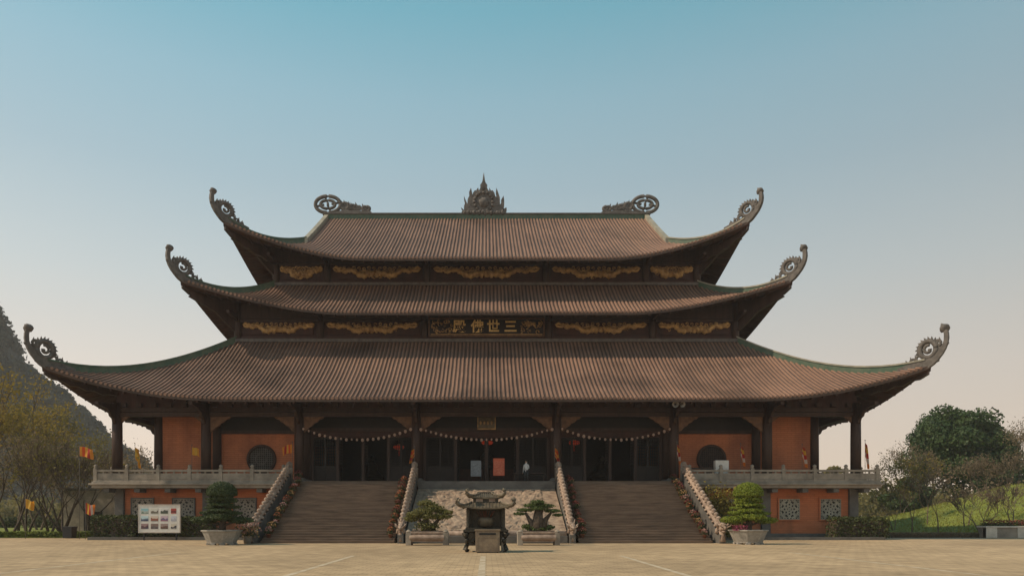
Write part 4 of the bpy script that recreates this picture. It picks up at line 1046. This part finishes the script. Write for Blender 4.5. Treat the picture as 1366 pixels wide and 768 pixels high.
# ---- potted flowers down the stairs
fl_red = mat('red_flower', (.20,.040,.03), .7, (.09,.025,.02), 9); fl_or = mat('orange_flower', (.36,.11,.035), .7, (.17,.05,.025), 9); fl_yel = mat('yellow_flower', (.40,.24,.09), .7, (.22,.12,.05), 9); fl_pink = mat('pale_pink_flower', (.42,.26,.22), .7, (.26,.10,.09), 9)
def flowerpot(fm, seed):
    e = empty('flower_pot', (0,0,-50), 0, 'x', 'potted flowers'); rn = random.Random(seed)
    MB().lathe([(.13,0),(.17,.24),(.19,.24),(.19,.28),(.15,.28),(.15,.25)], n=10).build('pot', M['terracotta'], e)
    g = MB(); f = MB()
    for _ in range(120): leaf_quad(g, Vector((rn.gauss(0,.13), rn.gauss(0,.13), rn.uniform(.28,.65))), .06, rn)
    for _ in range(52):
        d = Vector((rn.gauss(0,1), rn.gauss(0,1), abs(rn.gauss(0,1)))).normalized(); leaf_quad(f, Vector((d.x*.27, d.y*.27, .5+d.z*.32)), .06, rn, d)
    g.build('leaves', M['hedge'], e); f.build('flowers', fm, e); return e
protos = {'dark red': flowerpot(fl_red, 1), 'orange': flowerpot(fl_or, 2), 'yellow': flowerpot(fl_yel, 3), 'pale pink': flowerpot(fl_pink, 4)}
rows = [(-14.45, 'outer left', ['pale pink','yellow','pale pink','orange','yellow','pale pink','dark red','orange','yellow','dark red','pale pink','dark red','dark red']),
        (-6.35, 'inner left', ['orange','dark red','orange','orange','dark red','orange','dark red','orange','orange','dark red','dark red','orange','dark red']),
        (6.35, 'inner right', ['dark red']*2+['orange']+['dark red']*10),
        (14.45, 'outer right', ['pale pink','dark red','yellow','dark red','pale pink','orange','dark red','pale pink','yellow','dark red','dark red','yellow','dark red'])]
ordw = ['lowest','second lowest','third from the bottom','fourth from the bottom','fifth from the bottom','sixth from the bottom','middle','seventh from the top','sixth from the top','fifth from the top','fourth from the top','third from the top','second from the top']
ordw = ['lowest','second lowest','third lowest','fourth lowest','fifth lowest','sixth lowest','middle','sixth highest','fifth highest','fourth highest','third highest','second highest','topmost']
used = set()
for X, nm, cs in rows:
    for k, cn in enumerate(cs):
        st = 1+2*k; y = Y0+(Y1-Y0)*(st+.5)/NS; z = FZ*(st+1)/NS
        pr = protos[cn]; loc = (X+random.uniform(-.06,.06), y, z)
        if cn not in used: o = pr; used.add(cn); o.location = loc
        else: o = copy_tree(pr, loc=loc, rz=random.random()*6)
        k_ = random.uniform(.7, 1.15); o.scale = (k_, k_, k_*random.uniform(.8, 1.2))
        o['label'] = '%s potted flowers, %s pot on the %s edge of the %s stairs' % (cn, ordw[k], 'left' if X in (-14.45, 6.35) else 'right', 'left' if X < 0 else 'right')
        o['group'] = 'flower pots lined up along the stair balustrades'
# row of small pots outside the right stair rail is a yellow garland of blossoms
# bright bouquet at the foot of the left stair
Y = -10.9; e = empty('flower_arrangement', (gx(330, Y), Y, 0), 0, 'pink and gold flower arrangement beside the left topiary pot', 'flowers'); rn = random.Random(8)
MB().lathe([(.22,0),(.3,.45),(.34,.5),(.26,.5)], n=10).build('pot', M['pot'], e)
g = MB(); f = MB(); f2 = MB()
for _ in range(260): leaf_quad(g, Vector((rn.gauss(0,.3), rn.gauss(0,.2), rn.uniform(.45,1.1))), .08, rn)
for _ in range(200): leaf_quad(f, Vector((rn.gauss(0,.38), rn.gauss(0,.25)-.1, rn.uniform(.7,1.4))), .06, rn)
for _ in range(200): leaf_quad(f2, Vector((rn.gauss(0,.33), rn.gauss(0,.25)-.12, rn.uniform(.4,1.1))), .06, rn)
g.build('leaves', M['hedge'], e); f.build('flowers', fl_pink, e, label='pink flowers'); f2.build('flowers', fl_yel, e, label='gold flowers')

# ---- incense burner
Yb = -21.1; E = empty('incense_burner', (gx(648, Yb), Yb, 0), 0, 'dark bronze incense burner with two small curved roofs on the plaza', 'incense burner')
b = MB()
for sx in (-1, 1):
    for sy in (-1, 1):
        b.tube([(sx*.92,sy*.62,0),(sx*1.02,sy*.70,.12),(sx*.88,sy*.58,.45),(sx*1.0,sy*.68,.95)], [.13,.11,.10,.2], 8)
        b.build('leg', M['bronze'], E); b = MB()
b = MB().box(-1.0,1.0,-.66,.66,.32,.98).box(-1.1,1.1,-.76,.76,.98,1.10).box(-1.0,1.0,-.68,.68,1.10,1.18)
for i in range(7): b.blob((-.9+i*.3,-.70,.55),(.12,.08,.14),i,1,.3)
b.build('base', M['bronze'], E, bevel=.02)
b = MB()
for sx in (-1, 1):
    for sy in (-1, 1): b.lathe([(.11,0),(.09,.06),(.09,.88),(.11,.94)], (sx*.86, sy*.55, 1.18), 10)
b.box(-.93,.93,-.60,.60,2.08,2.18); b.build('posts', M['bronze'], E)
MB().box(-.75,.75,-.1,.45,1.18,2.08).build('inner_vessel', M['bronze'], E)
b = MB().lathe([(.1,0),(.34,.08),(.42,.35),(.38,.5),(.32,.5)], (0,-.2,1.2), 16); b.build('ash_bowl', M['bronze_lit'], E)
b = MB(); rn = random.Random(2)
for k in range(16): a = rn.uniform(-.2,.2); b.tube([(a,-.2+rn.uniform(-.1,.1),1.6),(a*2.2+rn.uniform(-.1,.1),-.22,2.02)], .012, 4)
b.build('incense_sticks', M['terracotta'], E)
for side_ in (-1, 1):
    MB().box(side_*.78-.03, side_*.78+.03, -.5, .5, 1.2, 2.06).build('side_panel', M['bronze'], E)
class MiniRoof(Roof): pass
def mini(ex, ey, z0, H, N_, U0, name, lm):
    Rr = Roof(ex, ey, z0, H, N_, U0, ex*.9, 2.2, .16, 1.0, .6, cy=0)
    b = MB()
    for which in ('f','s'):
        hf = ex if which == 'f' else ey
        for sg in (-1, 1):
            nc = 28; rws = [Rr.row(-hf+2*hf*i/nc, sg, which, 5)[0] for i in range(nc+1)]
            vs = [v for r in rws for v in r]; n = len(vs)
            fs = [(k*6+i, (k+1)*6+i, (k+1)*6+i+1, k*6+i+1) for k in range(nc) for i in range(5)]
            b.add(vs, fs, True); b.add([v-Vector((0,0,.07)) for v in vs], fs, True)
            b.add([vs[k*6] for k in range(nc+1)]+[vs[k*6]-Vector((0,0,.07)) for k in range(nc+1)], [(k, k+1, nc+2+k, nc+1+k) for k in range(nc)])
            for k in range(0, nc+1, 2): b.tube([p+Vector((0,0,.015)) for p in rws[k]], .022, 4)
    for sx in (-1, 1):
        for sy in (-1, 1):
            pts = [Rr.pt(N_*i/5, N_*i/5, ('f', sy, sx)) for i in range(6)]; b.tube([p+Vector((0,0,.03)) for p in pts], .05, 6)
            c = pts[0]; b.tube([c+Vector((-sx*.15,-sy*.1,0)), c, c+Vector((sx*.12, sy*.1, .12)), c+Vector((sx*.14, sy*.1, .26)), c+Vector((sx*.02, sy*.05, .36))], [.08,.1,.09,.07,.03], 7)
    return b.build(name, M[lm], E)
mini(1.12, .85, 2.17, .26, .42, .12, 'lower_roof', 'bronze_lit')
b = MB().box(-.62,.62,-.42,.42,2.38,2.68)
b.build('upper_chamber', M['bronze'], E)
b = MB()
for sx in (-1, 1): b.lathe([(.16,0),(.16,.02)], (0,0,0), 12); b.v = b.v
b = MB().box(-.48,-.14,-.435,-.425,2.46,2.60).box(.16,.46,-.435,-.425,2.46,2.60); b.build('chamber_opening', M['stone_pale'], E)
mini(.66, .5, 2.68, .2, .38, .08, 'upper_roof', 'bronze_lit')
MB().box(-.42,.42,-.07,.07,2.86,2.96).build('ridge', M['bronze'], E, bevel=.02)
Yd = -22.2; E2 = empty('donation_box', (gx(650.5, Yd), Yd, 0), 0, 'plain tan donation box standing in front of the bronze incense burner', 'box')
MB().box(-.58,.58,-.32,.32,.04,1.06).build('body', M['box_tan'], E2, bevel=.02)
MB().box(-.62,.62,-.36,.36,1.06,1.12).build('lid', M['box_tan'], E2, bevel=.015)
MB().box(-.40,.40,-.335,-.322,.86,.95).build('slot', M['black'], E2)
MB().box(-.5,.5,-.28,.28,0,.05).build('plinth', M['darkmetal'], E2)
b = MB().box(-.5,.5,-.332,-.323,.12,.16).box(-.5,.5,-.332,-.323,.74,.78).box(-.5,-.46,-.332,-.323,.16,.74).box(.46,.5,-.332,-.323,.16,.74); b.build('panel_moulding', M['box_tan'], E2)
Y = -21.7; o = MB().box(-.09,.09,-.09,.09,0,.62).lathe([(.09,0),(.12,.04),(.07,.1),(.02,.14)], (0,0,.62), 8).build('stone_post', M['stone'], bevel=.02); o.location = (gx(671, Y), Y, 0); tag(o, 'short grey stone post at the right foot of the incense burner', 'post')

# ---- photo board
Y = -4.2; E = empty('photo_board', (gx(213, Y), Y, 0), 0, 'white framed board showing twelve small photographs in front of the hedge', 'notice board')
z0, z1 = px(0, 709, Y).z, px(0, 673.5, Y).z; hw = gx(240, Y)-gx(213, Y)
bd = MB().box(-hw, hw, -.05, .05, z0, z1).build('panel', M['white'], E)
b = MB()
for (a0, a1, c0_, c1_) in ((-hw-.06,hw+.06,z1,z1+.07),(-hw-.06,hw+.06,z0-.07,z0),(-hw-.06,-hw,z0,z1),(hw,hw+.06,z0,z1)): b.box(a0, a1, -.08, .06, c0_, c1_)
b.build('frame', M['pinkframe'], E)
for sx in (-1, 1): MB().box(sx*hw*.8-.05, sx*hw*.8+.05, .06, .14, 0, z1).build('post', M['darkmetal'], E)
def photo_mat(i, sky_c, gr_c, obj_c):
    m = bpy.data.materials.new('printed_photo'); m.use_nodes = True; t = m.node_tree; b = t.nodes['Principled BSDF']; b.inputs['Roughness'].default_value = .4
    tc_ = t.nodes.new('ShaderNodeTexCoord'); nz = t.nodes.new('ShaderNodeTexNoise'); nz.inputs['Scale'].default_value = 5.5; t.links.new(tc_.outputs['Object'], nz.inputs[0])
    sp = t.nodes.new('ShaderNodeSeparateXYZ'); t.links.new(tc_.outputs['Generated'], sp.inputs[0])
    ad = t.nodes.new('ShaderNodeMath'); ad.operation = 'MULTIPLY_ADD'; ad.inputs[1].default_value = .9; t.links.new(nz.outputs['Fac'], ad.inputs[0]); t.links.new(sp.outputs['Z'], ad.inputs[2])
    rp = t.nodes.new('ShaderNodeValToRGB'); rp.color_ramp.interpolation = 'CONSTANT'; e = rp.color_ramp.elements; e[0].color = (*gr_c,1); e[1].color = (*sky_c,1); e[1].position = .98
    k = e.new(.62); k.color = (*obj_c,1); t.links.new(ad.outputs[0], rp.inputs[0]); t.links.new(rp.outputs[0], b.inputs['Base Color']); return m
cols = [((.25,.45,.5),(.12,.2,.16),(.35,.4,.38)),((.55,.55,.5),(.2,.2,.15),(.12,.1,.08)),((.6,.6,.58),(.05,.08,.05),(.06,.07,.06)),((.35,.05,.04),(.4,.07,.05),(.12,.02,.02)),
        ((.45,.6,.65),(.04,.05,.1),(.1,.14,.2)),((.6,.5,.42),(.15,.12,.1),(.25,.08,.05)),((.5,.38,.45),(.3,.12,.18),(.15,.12,.2)),((.5,.52,.58),(.3,.32,.4),(.4,.4,.45)),
        ((.3,.2,.2),(.04,.03,.06),(.1,.05,.06)),((.2,.14,.12),(.05,.03,.04),(.12,.1,.1)),((.3,.22,.2),(.06,.03,.02),(.12,.06,.05)),((.55,.5,.42),(.2,.2,.2),(.03,.03,.04))]
for r_ in range(3):
    for c_ in range(4):
        wd = .27 if c_ < 3 else .20; cx_ = -hw+.42+c_*.72-(0.03 if c_ == 3 else 0); cz = z1-.42-r_*.56
        MB().box(cx_-wd, cx_+wd, -.062, -.052, cz-.19, cz+.19).build('photograph', photo_mat(0, *cols[r_*4+c_]), bd)

# ---- litter bin
Y = 1.2; E = empty('litter_bin', (gx(93, Y), Y, 0), 0, 'dark square litter bin at the edge of the left lawn', 'bin')
MB().box(-.36,.36,-.36,.36,.02,.86,-.03).build('body', M['darkmetal'], E, bevel=.03); MB().box(-.42,.42,-.42,.42,.86,.95).build('lid', M['darkmetal'], E, bevel=.02)

# ---- flags
def flag_mat(name, cs, horiz=False):
    m = bpy.data.materials.new(name); m.use_nodes = True; t = m.node_tree; b = t.nodes['Principled BSDF']; b.inputs['Roughness'].default_value = .8
    uv = t.nodes.new('ShaderNodeAttribute'); uv.attribute_name = 'strip'; rp = t.nodes.new('ShaderNodeValToRGB'); rp.color_ramp.interpolation = 'CONSTANT'
    while len(rp.color_ramp.elements) < len(cs): rp.color_ramp.elements.new(.5)
    for i, (e, c) in enumerate(zip(rp.color_ramp.elements, cs)): e.position = i/len(cs); e.color = (*c,1)
    t.links.new(uv.outputs['Fac'], rp.inputs[0]); t.links.new(rp.outputs[0], b.inputs['Base Color'])
    mx_ = t.nodes.new('ShaderNodeMixShader'); tl = t.nodes.new('ShaderNodeBsdfTranslucent'); mx_.inputs[0].default_value = .45; t.links.new(rp.outputs[0], tl.inputs[0])
    t.links.new(b.outputs[0], mx_.inputs[1]); t.links.new(tl.outputs[0], mx_.inputs[2]); t.links.new(mx_.outputs[0], t.nodes['Material Output'].inputs[0])
    return m
FM = {'orange': flag_mat('orange_red_flag_cloth', [(.70,.27,.03),(.72,.10,.02),(.75,.35,.05),(.45,.04,.03),(.70,.26,.04)]),
      'five': flag_mat('five_colour_flag_cloth', [(.50,.08,.04),(.72,.42,.05),(.55,.04,.03),(.66,.55,.48),(.70,.20,.03)]),
      'yellow': flag_mat('yellow_flag_cloth', [(.72,.36,.04),(.72,.44,.07),(.68,.30,.03)])}
def flag(x, ytop, ybot, wpx, Y, zbase, kind, limp, label, seed, group, dirn=1):
    s = F/(Y-CAMY); X = (x-CX)/s; zt = CAMZ+(HY-ytop)/s; zb = CAMZ+(HY-ybot)/s; H = zt-zb; wd = wpx/s; rn = random.Random(seed)
    E = empty('flag', (X, Y, zbase), 0, label, 'flag', group)
    p = MB().tube([(0,0,0),(0,0,zt-zbase+.15)], .016, 6); p.blob((0,0,zt-zbase+.18), (.05,.05,.05), 0, 1, 0); p.build('pole', M['stone_dark'], E)
    nx_, nz_ = 14, 16; vs = []; fs = []; at = []
    for j in range(nz_+1):
        for i in range(nx_+1):
            u, v = i/nx_, j/nz_
            if limp: xx = wd*u*(.55+.45*v)*dirn; yy = .12*math.sin(u*16+v*2)*u; zz = zt-H*v*(.55+.45*u if u < .5 else 1)-.12*H*u
            else: xx = wd*u*dirn; yy = .10*math.sin(u*9+v*3+seed)*u; zz = zt-H*.72*v-H*.28*u*(.7+.3*math.sin(u*6+seed))
            vs.append((xx, yy, zz-zbase)); at.append(min(.999, u if not limp else (v*.9+.1*u)))
    for j in range(nz_):
        for i in range(nx_): a = j*(nx_+1)+i; fs.append((a, a+1, a+nx_+2, a+nx_+1))
    o = MB().add(vs, fs, True).build('cloth', FM[kind], E)
    at_ = o.data.attributes.new('strip', 'FLOAT', 'POINT'); at_.data.foreach_set('value', at)
    return E
GF = 'flags on poles along the terrace'; GG = 'flags in the left garden'
flag(256, 596, 610, 10, -1.0, FZ, 'yellow', False, 'small yellow flag in front of the orange wall beside the left terrace column', 1, GF)
flag(390, 592, 608, -13, -1.0, FZ, 'orange', False, 'orange flag beside the column left of the left stairs', 2, GF)
flag(553, 598, 616, 7, -1.3, FZ, 'orange', True, 'red orange flag at the top of the stair rail left of the carved slope', 3, GF, -1)
flag(740, 597, 617, 7, -1.3, FZ, 'orange', True, 'orange flag at the top of the stair rail right of the carved slope', 4, GF)
flag(903, 592, 617, 5, -1.3, FZ, 'five', True, 'limp red and yellow flag at the top of the rail right of the right stairs', 5, GF)
flag(988, 594, 619, 6, -1.0, FZ, 'five', True, 'limp multicoloured flag in front of the wall right of the round window', 6, GF)
flag(1070, 595, 621, 7, -1.0, FZ, 'five', True, 'limp multicoloured flag against the right end of the orange wall', 7, GF)
flag(1154, 590, 622, 5, -1.0, FZ, 'five', True, 'limp flag at the right end of the terrace against the sky', 8, GF)
flag(106, 595, 613, 18, -1.5, 0, 'orange', False, 'largest orange flag in the garden, high up left of the temple', 9, GG)
flag(34, 665, 682, 11, -.5, 0, 'yellow', False, 'low yellow orange flag in the left garden', 10, GG)
flag(114, 670, 690, 12, -2, 0, 'five', False, 'low red and white flag beside the left hedge', 11, GG)
flag(180, 596, 622, 9, 12, 0, 'yellow', True, 'dull yellow flag seen through the left veranda bay', 12, GG)

# ---- garlands of paper lanterns
for gi, (a, c, lab) in enumerate(((-14.5, -6.0, 'string of small pale lanterns across the left door bay'), (-5.2, 5.2, 'string of small pale lanterns across the middle door bay above the carved slope'), (6.0, 14.5, 'string of small pale lanterns across the right door bay'))):
    E = empty('lantern_garland', ((a+c)/2, -.5, 8.8), 0, lab, 'lantern string', 'lantern strings between the front columns'); n = 20 if gi != 1 else 26; hw = (c-a)/2
    sagf = lambda u: -.85*(1-u*u)
    MB().tube([(hw*u/12, 0, sagf(u/12)) for u in range(-12, 13)], .018, 4).build('cord', M['cord'], E)
    src = None
    for k in range(n+1):
        u = -1+2*k/n; s_ = random.uniform(.6, 1.0)
        if src is None:
            src = MB().lathe([(.04,0),(.10,-.05),(.125,-.13),(.10,-.22),(.04,-.27)], n=10).build('lantern', M['lantern'], E); o = src
        else: o = src.copy(); col.objects.link(o)
        o.location = (hw*u, random.uniform(-.03,.03), sagf(u)-.02); o.scale = (s_, s_, s_)
# ---- red lanterns inside
for (x, y, Y, lab) in ((650, 590, 3.4, 'red lantern hanging inside the middle doorway'), (766, 590, 3.4, 'red lantern hanging inside the right doorway, left side'), (532, 596, 5, 'dim red lantern hanging inside the left doorway')):
    p = px(x, y, Y); E = empty('red_lantern', p, 0, lab, 'lantern', 'red lanterns hanging in the doorways')
    MB().lathe([(.12,-.2),(.36,-.15),(.46,0),(.36,.13),(.12,.18)], n=14, sx=1.1).build('shade', M['red'], E)
    b = MB().lathe([(.14,.18),(.14,.24)], n=10).lathe([(.14,-.26),(.14,-.2)], n=10).tube([(0,0,.24),(0,0,8.35-p.z+.6)], .012, 4); b.build('fittings', M['gold'], E)
    b = MB(); [b.tube([(dx,0,-.26),(dx,0,-.75)], .012, 4) for dx in (-.05,0,.05)]; b.build('tassel', M['red'], E)
# ---- standing signs, table and person in the middle doorway
def stand(x0, x1, y0, y1, Y, m, m2, name, lab):
    a, c = px(x0, y1, Y), px(x1, y0, Y); w2 = (c.x-a.x)/2; E = empty(name, ((a.x+c.x)/2, Y, FZ), 0, lab, 'sign stand')
    MB().box(-w2, w2, -.03, .03, a.z-FZ, c.z-FZ).build('panel', m, E)
    MB().box(-w2*.86, w2*.86, -.037, -.031, a.z-FZ+.1, c.z-FZ-.22).build('panel_print', m2, E)
    b = MB()
    for sx in (-1, 1): b.tube([(sx*w2*.8,0,0),(sx*w2*.8,0,c.z-FZ)], .03, 6); b.box(sx*w2*.8-.04, sx*w2*.8+.04, -.3, .3, 0, .05)
    b.build('stand', M['darkmetal'], E)
M['redpanel'] = mat('red_panel', (.52,.12,.06), .6, (.40,.08,.04), 3); M['redprint'] = mat('faded_red_print', (.50,.17,.10), .6, (.40,.09,.05), 14, contrast=(.45,.55))
M['greypanel'] = mat('grey_blue_panel', (.16,.18,.20), .6); M['greyprint'] = mat('grey_print', (.20,.22,.24), .6, (.13,.15,.17), 12, contrast=(.45,.55))
stand(658, 673, 611, 634, -.6, M['redpanel'], M['redprint'], 'sign_stand', 'upright red notice stand at the top of the carved slope')
stand(628, 642, 614, 635, -.4, M['greypanel'], M['greyprint'], 'sign_stand', 'upright grey notice stand left of the red one')
Y = 1.0; E = empty('offering_table', (gx(706, Y), Y, FZ), 0, 'low dark table behind the person in white in the middle doorway', 'table')
MB().box(-1.3,1.3,-.35,.35,.70,.78).build('tabletop', M['wood'], E)
for sx in (-1, 1):
    for sy in (-1, 1): MB().box(sx*1.2-.05, sx*1.2+.05, sy*.28-.05, sy*.28+.05, 0, .70).build('leg', M['wood'], E)
def person(X, Y, z, rz, label, shirt, seed=0):
    me = bpy.data.meshes.new('person')
    V = [((0,0,.92),.15),((0,0,1.08),.145),((0,.01,1.28),.165),((0,0,1.42),.10),((0,-.01,1.50),.055),
         ((.10,0,.88),.10),((.11,-.02,.50),.065),((.11,.02,.09),.045),((.11,-.12,.04),.04),((-.10,0,.88),.10),((-.11,.03,.50),.065),((-.11,.04,.09),.045),((-.11,-.10,.04),.04),
         ((.18,0,1.38),.065),((.24,0,1.12),.045),((.14,-.22,1.02),.035),((.10,-.28,1.02),.03),((-.18,0,1.38),.065),((-.25,0,1.10),.045),((-.24,-.06,.86),.035),((-.24,-.08,.78),.03),
         ((0,-.02,1.60),.095),((0,-.02,1.70),.08)]
    Ed = [(0,1),(1,2),(2,3),(3,4),(0,5),(5,6),(6,7),(7,8),(0,9),(9,10),(10,11),(11,12),(3,13),(13,14),(14,15),(15,16),(3,17),(17,18),(18,19),(19,20),(4,21),(21,22)]
    me.from_pydata([v for v, r in V], Ed, []); me.skin_vertices.new() if hasattr(me.skin_vertices, 'new') else None
    o = bpy.data.objects.new('person', me); col.objects.link(o); o.location = (X, Y, z); o.rotation_euler = (0,0,rz)
    md = o.modifiers.new('skin', 'SKIN')
    if not me.skin_vertices: pass
    for sv, (v, r) in zip(me.skin_vertices[0].data, V): sv.radius = (r, r*.85)
    me.skin_vertices[0].data[0].use_root = True
    sb = o.modifiers.new('sub', 'SUBSURF'); sb.levels = 2; sb.render_levels = 2
    me.materials.append(shirt); tag(o, label, 'person')
    h = MB().blob((0,.0,1.69), (.095,.105,.10), 1, 2, .1); h.v = [v for v in h.v]; ho = h.build('hair', M['hair'], o)
    f = MB().blob((0,-.055,1.62), (.072,.06,.10), 1, 2, 0); f.blob((0,-.125,1.61), (.015,.02,.025), 0, 1, 0)
    for sg in (-1, 1): f.blob((sg*.28 if sg < 0 else .10, -.05 if sg < 0 else -.30, .74 if sg < 0 else 1.02), (.03,.025,.06), 1, 1, 0)
    f.build('face_and_hands', M['skin'], o)
    tr = MB()
    for sg in (-1, 1): tr.tube([(sg*.10,.0,.96),(sg*.112,0,.5),(sg*.112,.02,.06)], [.13,.09,.075], 10)
    tr.build('trousers', M['darkmetal'], o)
    return o
person(gx(702, .1), .1, FZ, R(-30), 'person in a white shirt standing in the middle doorway right of the red notice stand', M['shirt'])
# ---- things on the right terrace
Y = -.1; E = empty('white_cabinet', (gx(962, Y), Y, FZ), 0, 'pale white cabinet behind the balustrade in front of the right round window', 'cabinet')
MB().box(-.53,.53,-.25,.25,.05,1.72).build('body', M['white'], E, bevel=.02); MB().box(-.5,.5,-.262,-.252,.86,.885).build('door_gap', M['darkmetal'], E); MB().box(-.45,.45,-.2,.2,0,.05).build('plinth', M['darkmetal'], E)
Y = -.1; E = empty('wooden_bench', (gx(932, Y), Y, FZ), 0, 'dark wooden table beside the white cabinet on the right terrace', 'table')
MB().box(-1.0,1.0,-.3,.3,1.05,1.15).build('tabletop', M['wood'], E)
for sx in (-1, 1):
    for sy in (-1, 1): MB().box(sx*.9-.05, sx*.9+.05, sy*.22-.05, sy*.22+.05, 0, 1.05).build('leg', M['wood'], E)
# ---- loudspeakers under the eave
p = px(905, 538, -3.0); E = empty('loudspeaker', p, 0, 'pair of small grey horn loudspeakers hanging under the lower eave', 'loudspeaker')
for sx in (-1, 1):
    b = MB(); b.tube([(sx*.18,.3,0),(sx*.2,.1,-.02),(sx*.24,-.12,-.06),(sx*.27,-.2,-.08)], [.06,.09,.18,.24], 14, cap=False); b.build('horn', M['stone'], E)
MB().tube([(0,.2,.4),(0,.2,0),(.18,.3,0)], .03, 6).tube([(0,.2,0),(-.18,.3,0)], .03, 6).build('mount', M['darkmetal'], E)
# ---- flower trough on the right lawn edge
Y = 2.4; s = F/(Y-CAMY); x0, x1 = gx(1310, Y), gx(1420, Y); E = empty('flower_trough', ((x0+x1)/2, Y, 0), 0, 'long pale stone trough of small red flowers at the right edge', 'planter'); hw = (x1-x0)/2
MB().box(-hw, hw, -.45, .45, 0, .85).build('basin', M['stone'], E)
for k in range(3): 
    a = -hw+k*2.6; MB().box(a, a+.9, -.52, -.1, 0, .84).build('pier', M['pier'], E, bevel=.02)
MB().box(-hw-.08, hw+.08, -.56, .56, .851, .98).build('coping', M['pier'], E, bevel=.02)
b = MB(); f = MB(); rn = random.Random(4)
for _ in range(1800): leaf_quad(b, Vector((rn.uniform(-hw,hw), rn.uniform(-.4,.4), rn.uniform(.9,1.25))), .07, rn)
for _ in range(900): leaf_quad(f, Vector((rn.uniform(-hw,hw), rn.uniform(-.5,.4), rn.uniform(1.1,1.5))), .06, rn)
b.build('leaves', M['hedge'], E); f.build('flowers', fl_red, E)
# border of dark red plants at foot of mound
E = empty('flower_border', (gx(1250, 3), 3.0, 0), 0, 'low border of dark reddish plants along the foot of the grass mound', 'flower bed'); b = MB(); rn = random.Random(6)
for _ in range(4200): leaf_quad(b, Vector((rn.uniform(-4.5,4), rn.uniform(-.3,.3), rn.uniform(0,.42))), .08, rn)
b.build('foliage', M['leaf_brown'], E)
# grey garden wall far left behind the terrace end
Y = 20; E = empty('garden_wall', (gx(128, Y), Y, 0), 0, 'grey stone garden wall with a dark opening behind the left end of the terrace', 'wall')
MB().box(-3.4, 2.6, -.2, .2, 0, 4.6).build('wall', M['stone'], E); MB().box(-3.6, 2.8, -.35, .35, 4.6, 4.85).build('coping', M['stone_dark'], E); MB().box(-1.2, .8, -.22, -.201, .1, 2.3).build('opening', M['black'], E)

# ---- the hazy air over the whole place
hz = MB().box(-560, 560, -190, 470, -1.5, 152).build('haze', M['black']); tag(hz, 'thin pale haze in the air that greys the far hill', 'haze', kind='stuff')
hm = bpy.data.materials.new('haze_air'); hm.use_nodes = True; t = hm.node_tree; t.nodes.remove(t.nodes['Principled BSDF'])
pv = t.nodes.new('ShaderNodeVolumePrincipled'); pv.inputs['Density'].default_value = .0004; pv.inputs['Color'].default_value = (.86,.84,.82,1)
t.links.new(pv.outputs[0], t.nodes['Material Output'].inputs['Volume']); hz.data.materials.clear(); hz.data.materials.append(hm)
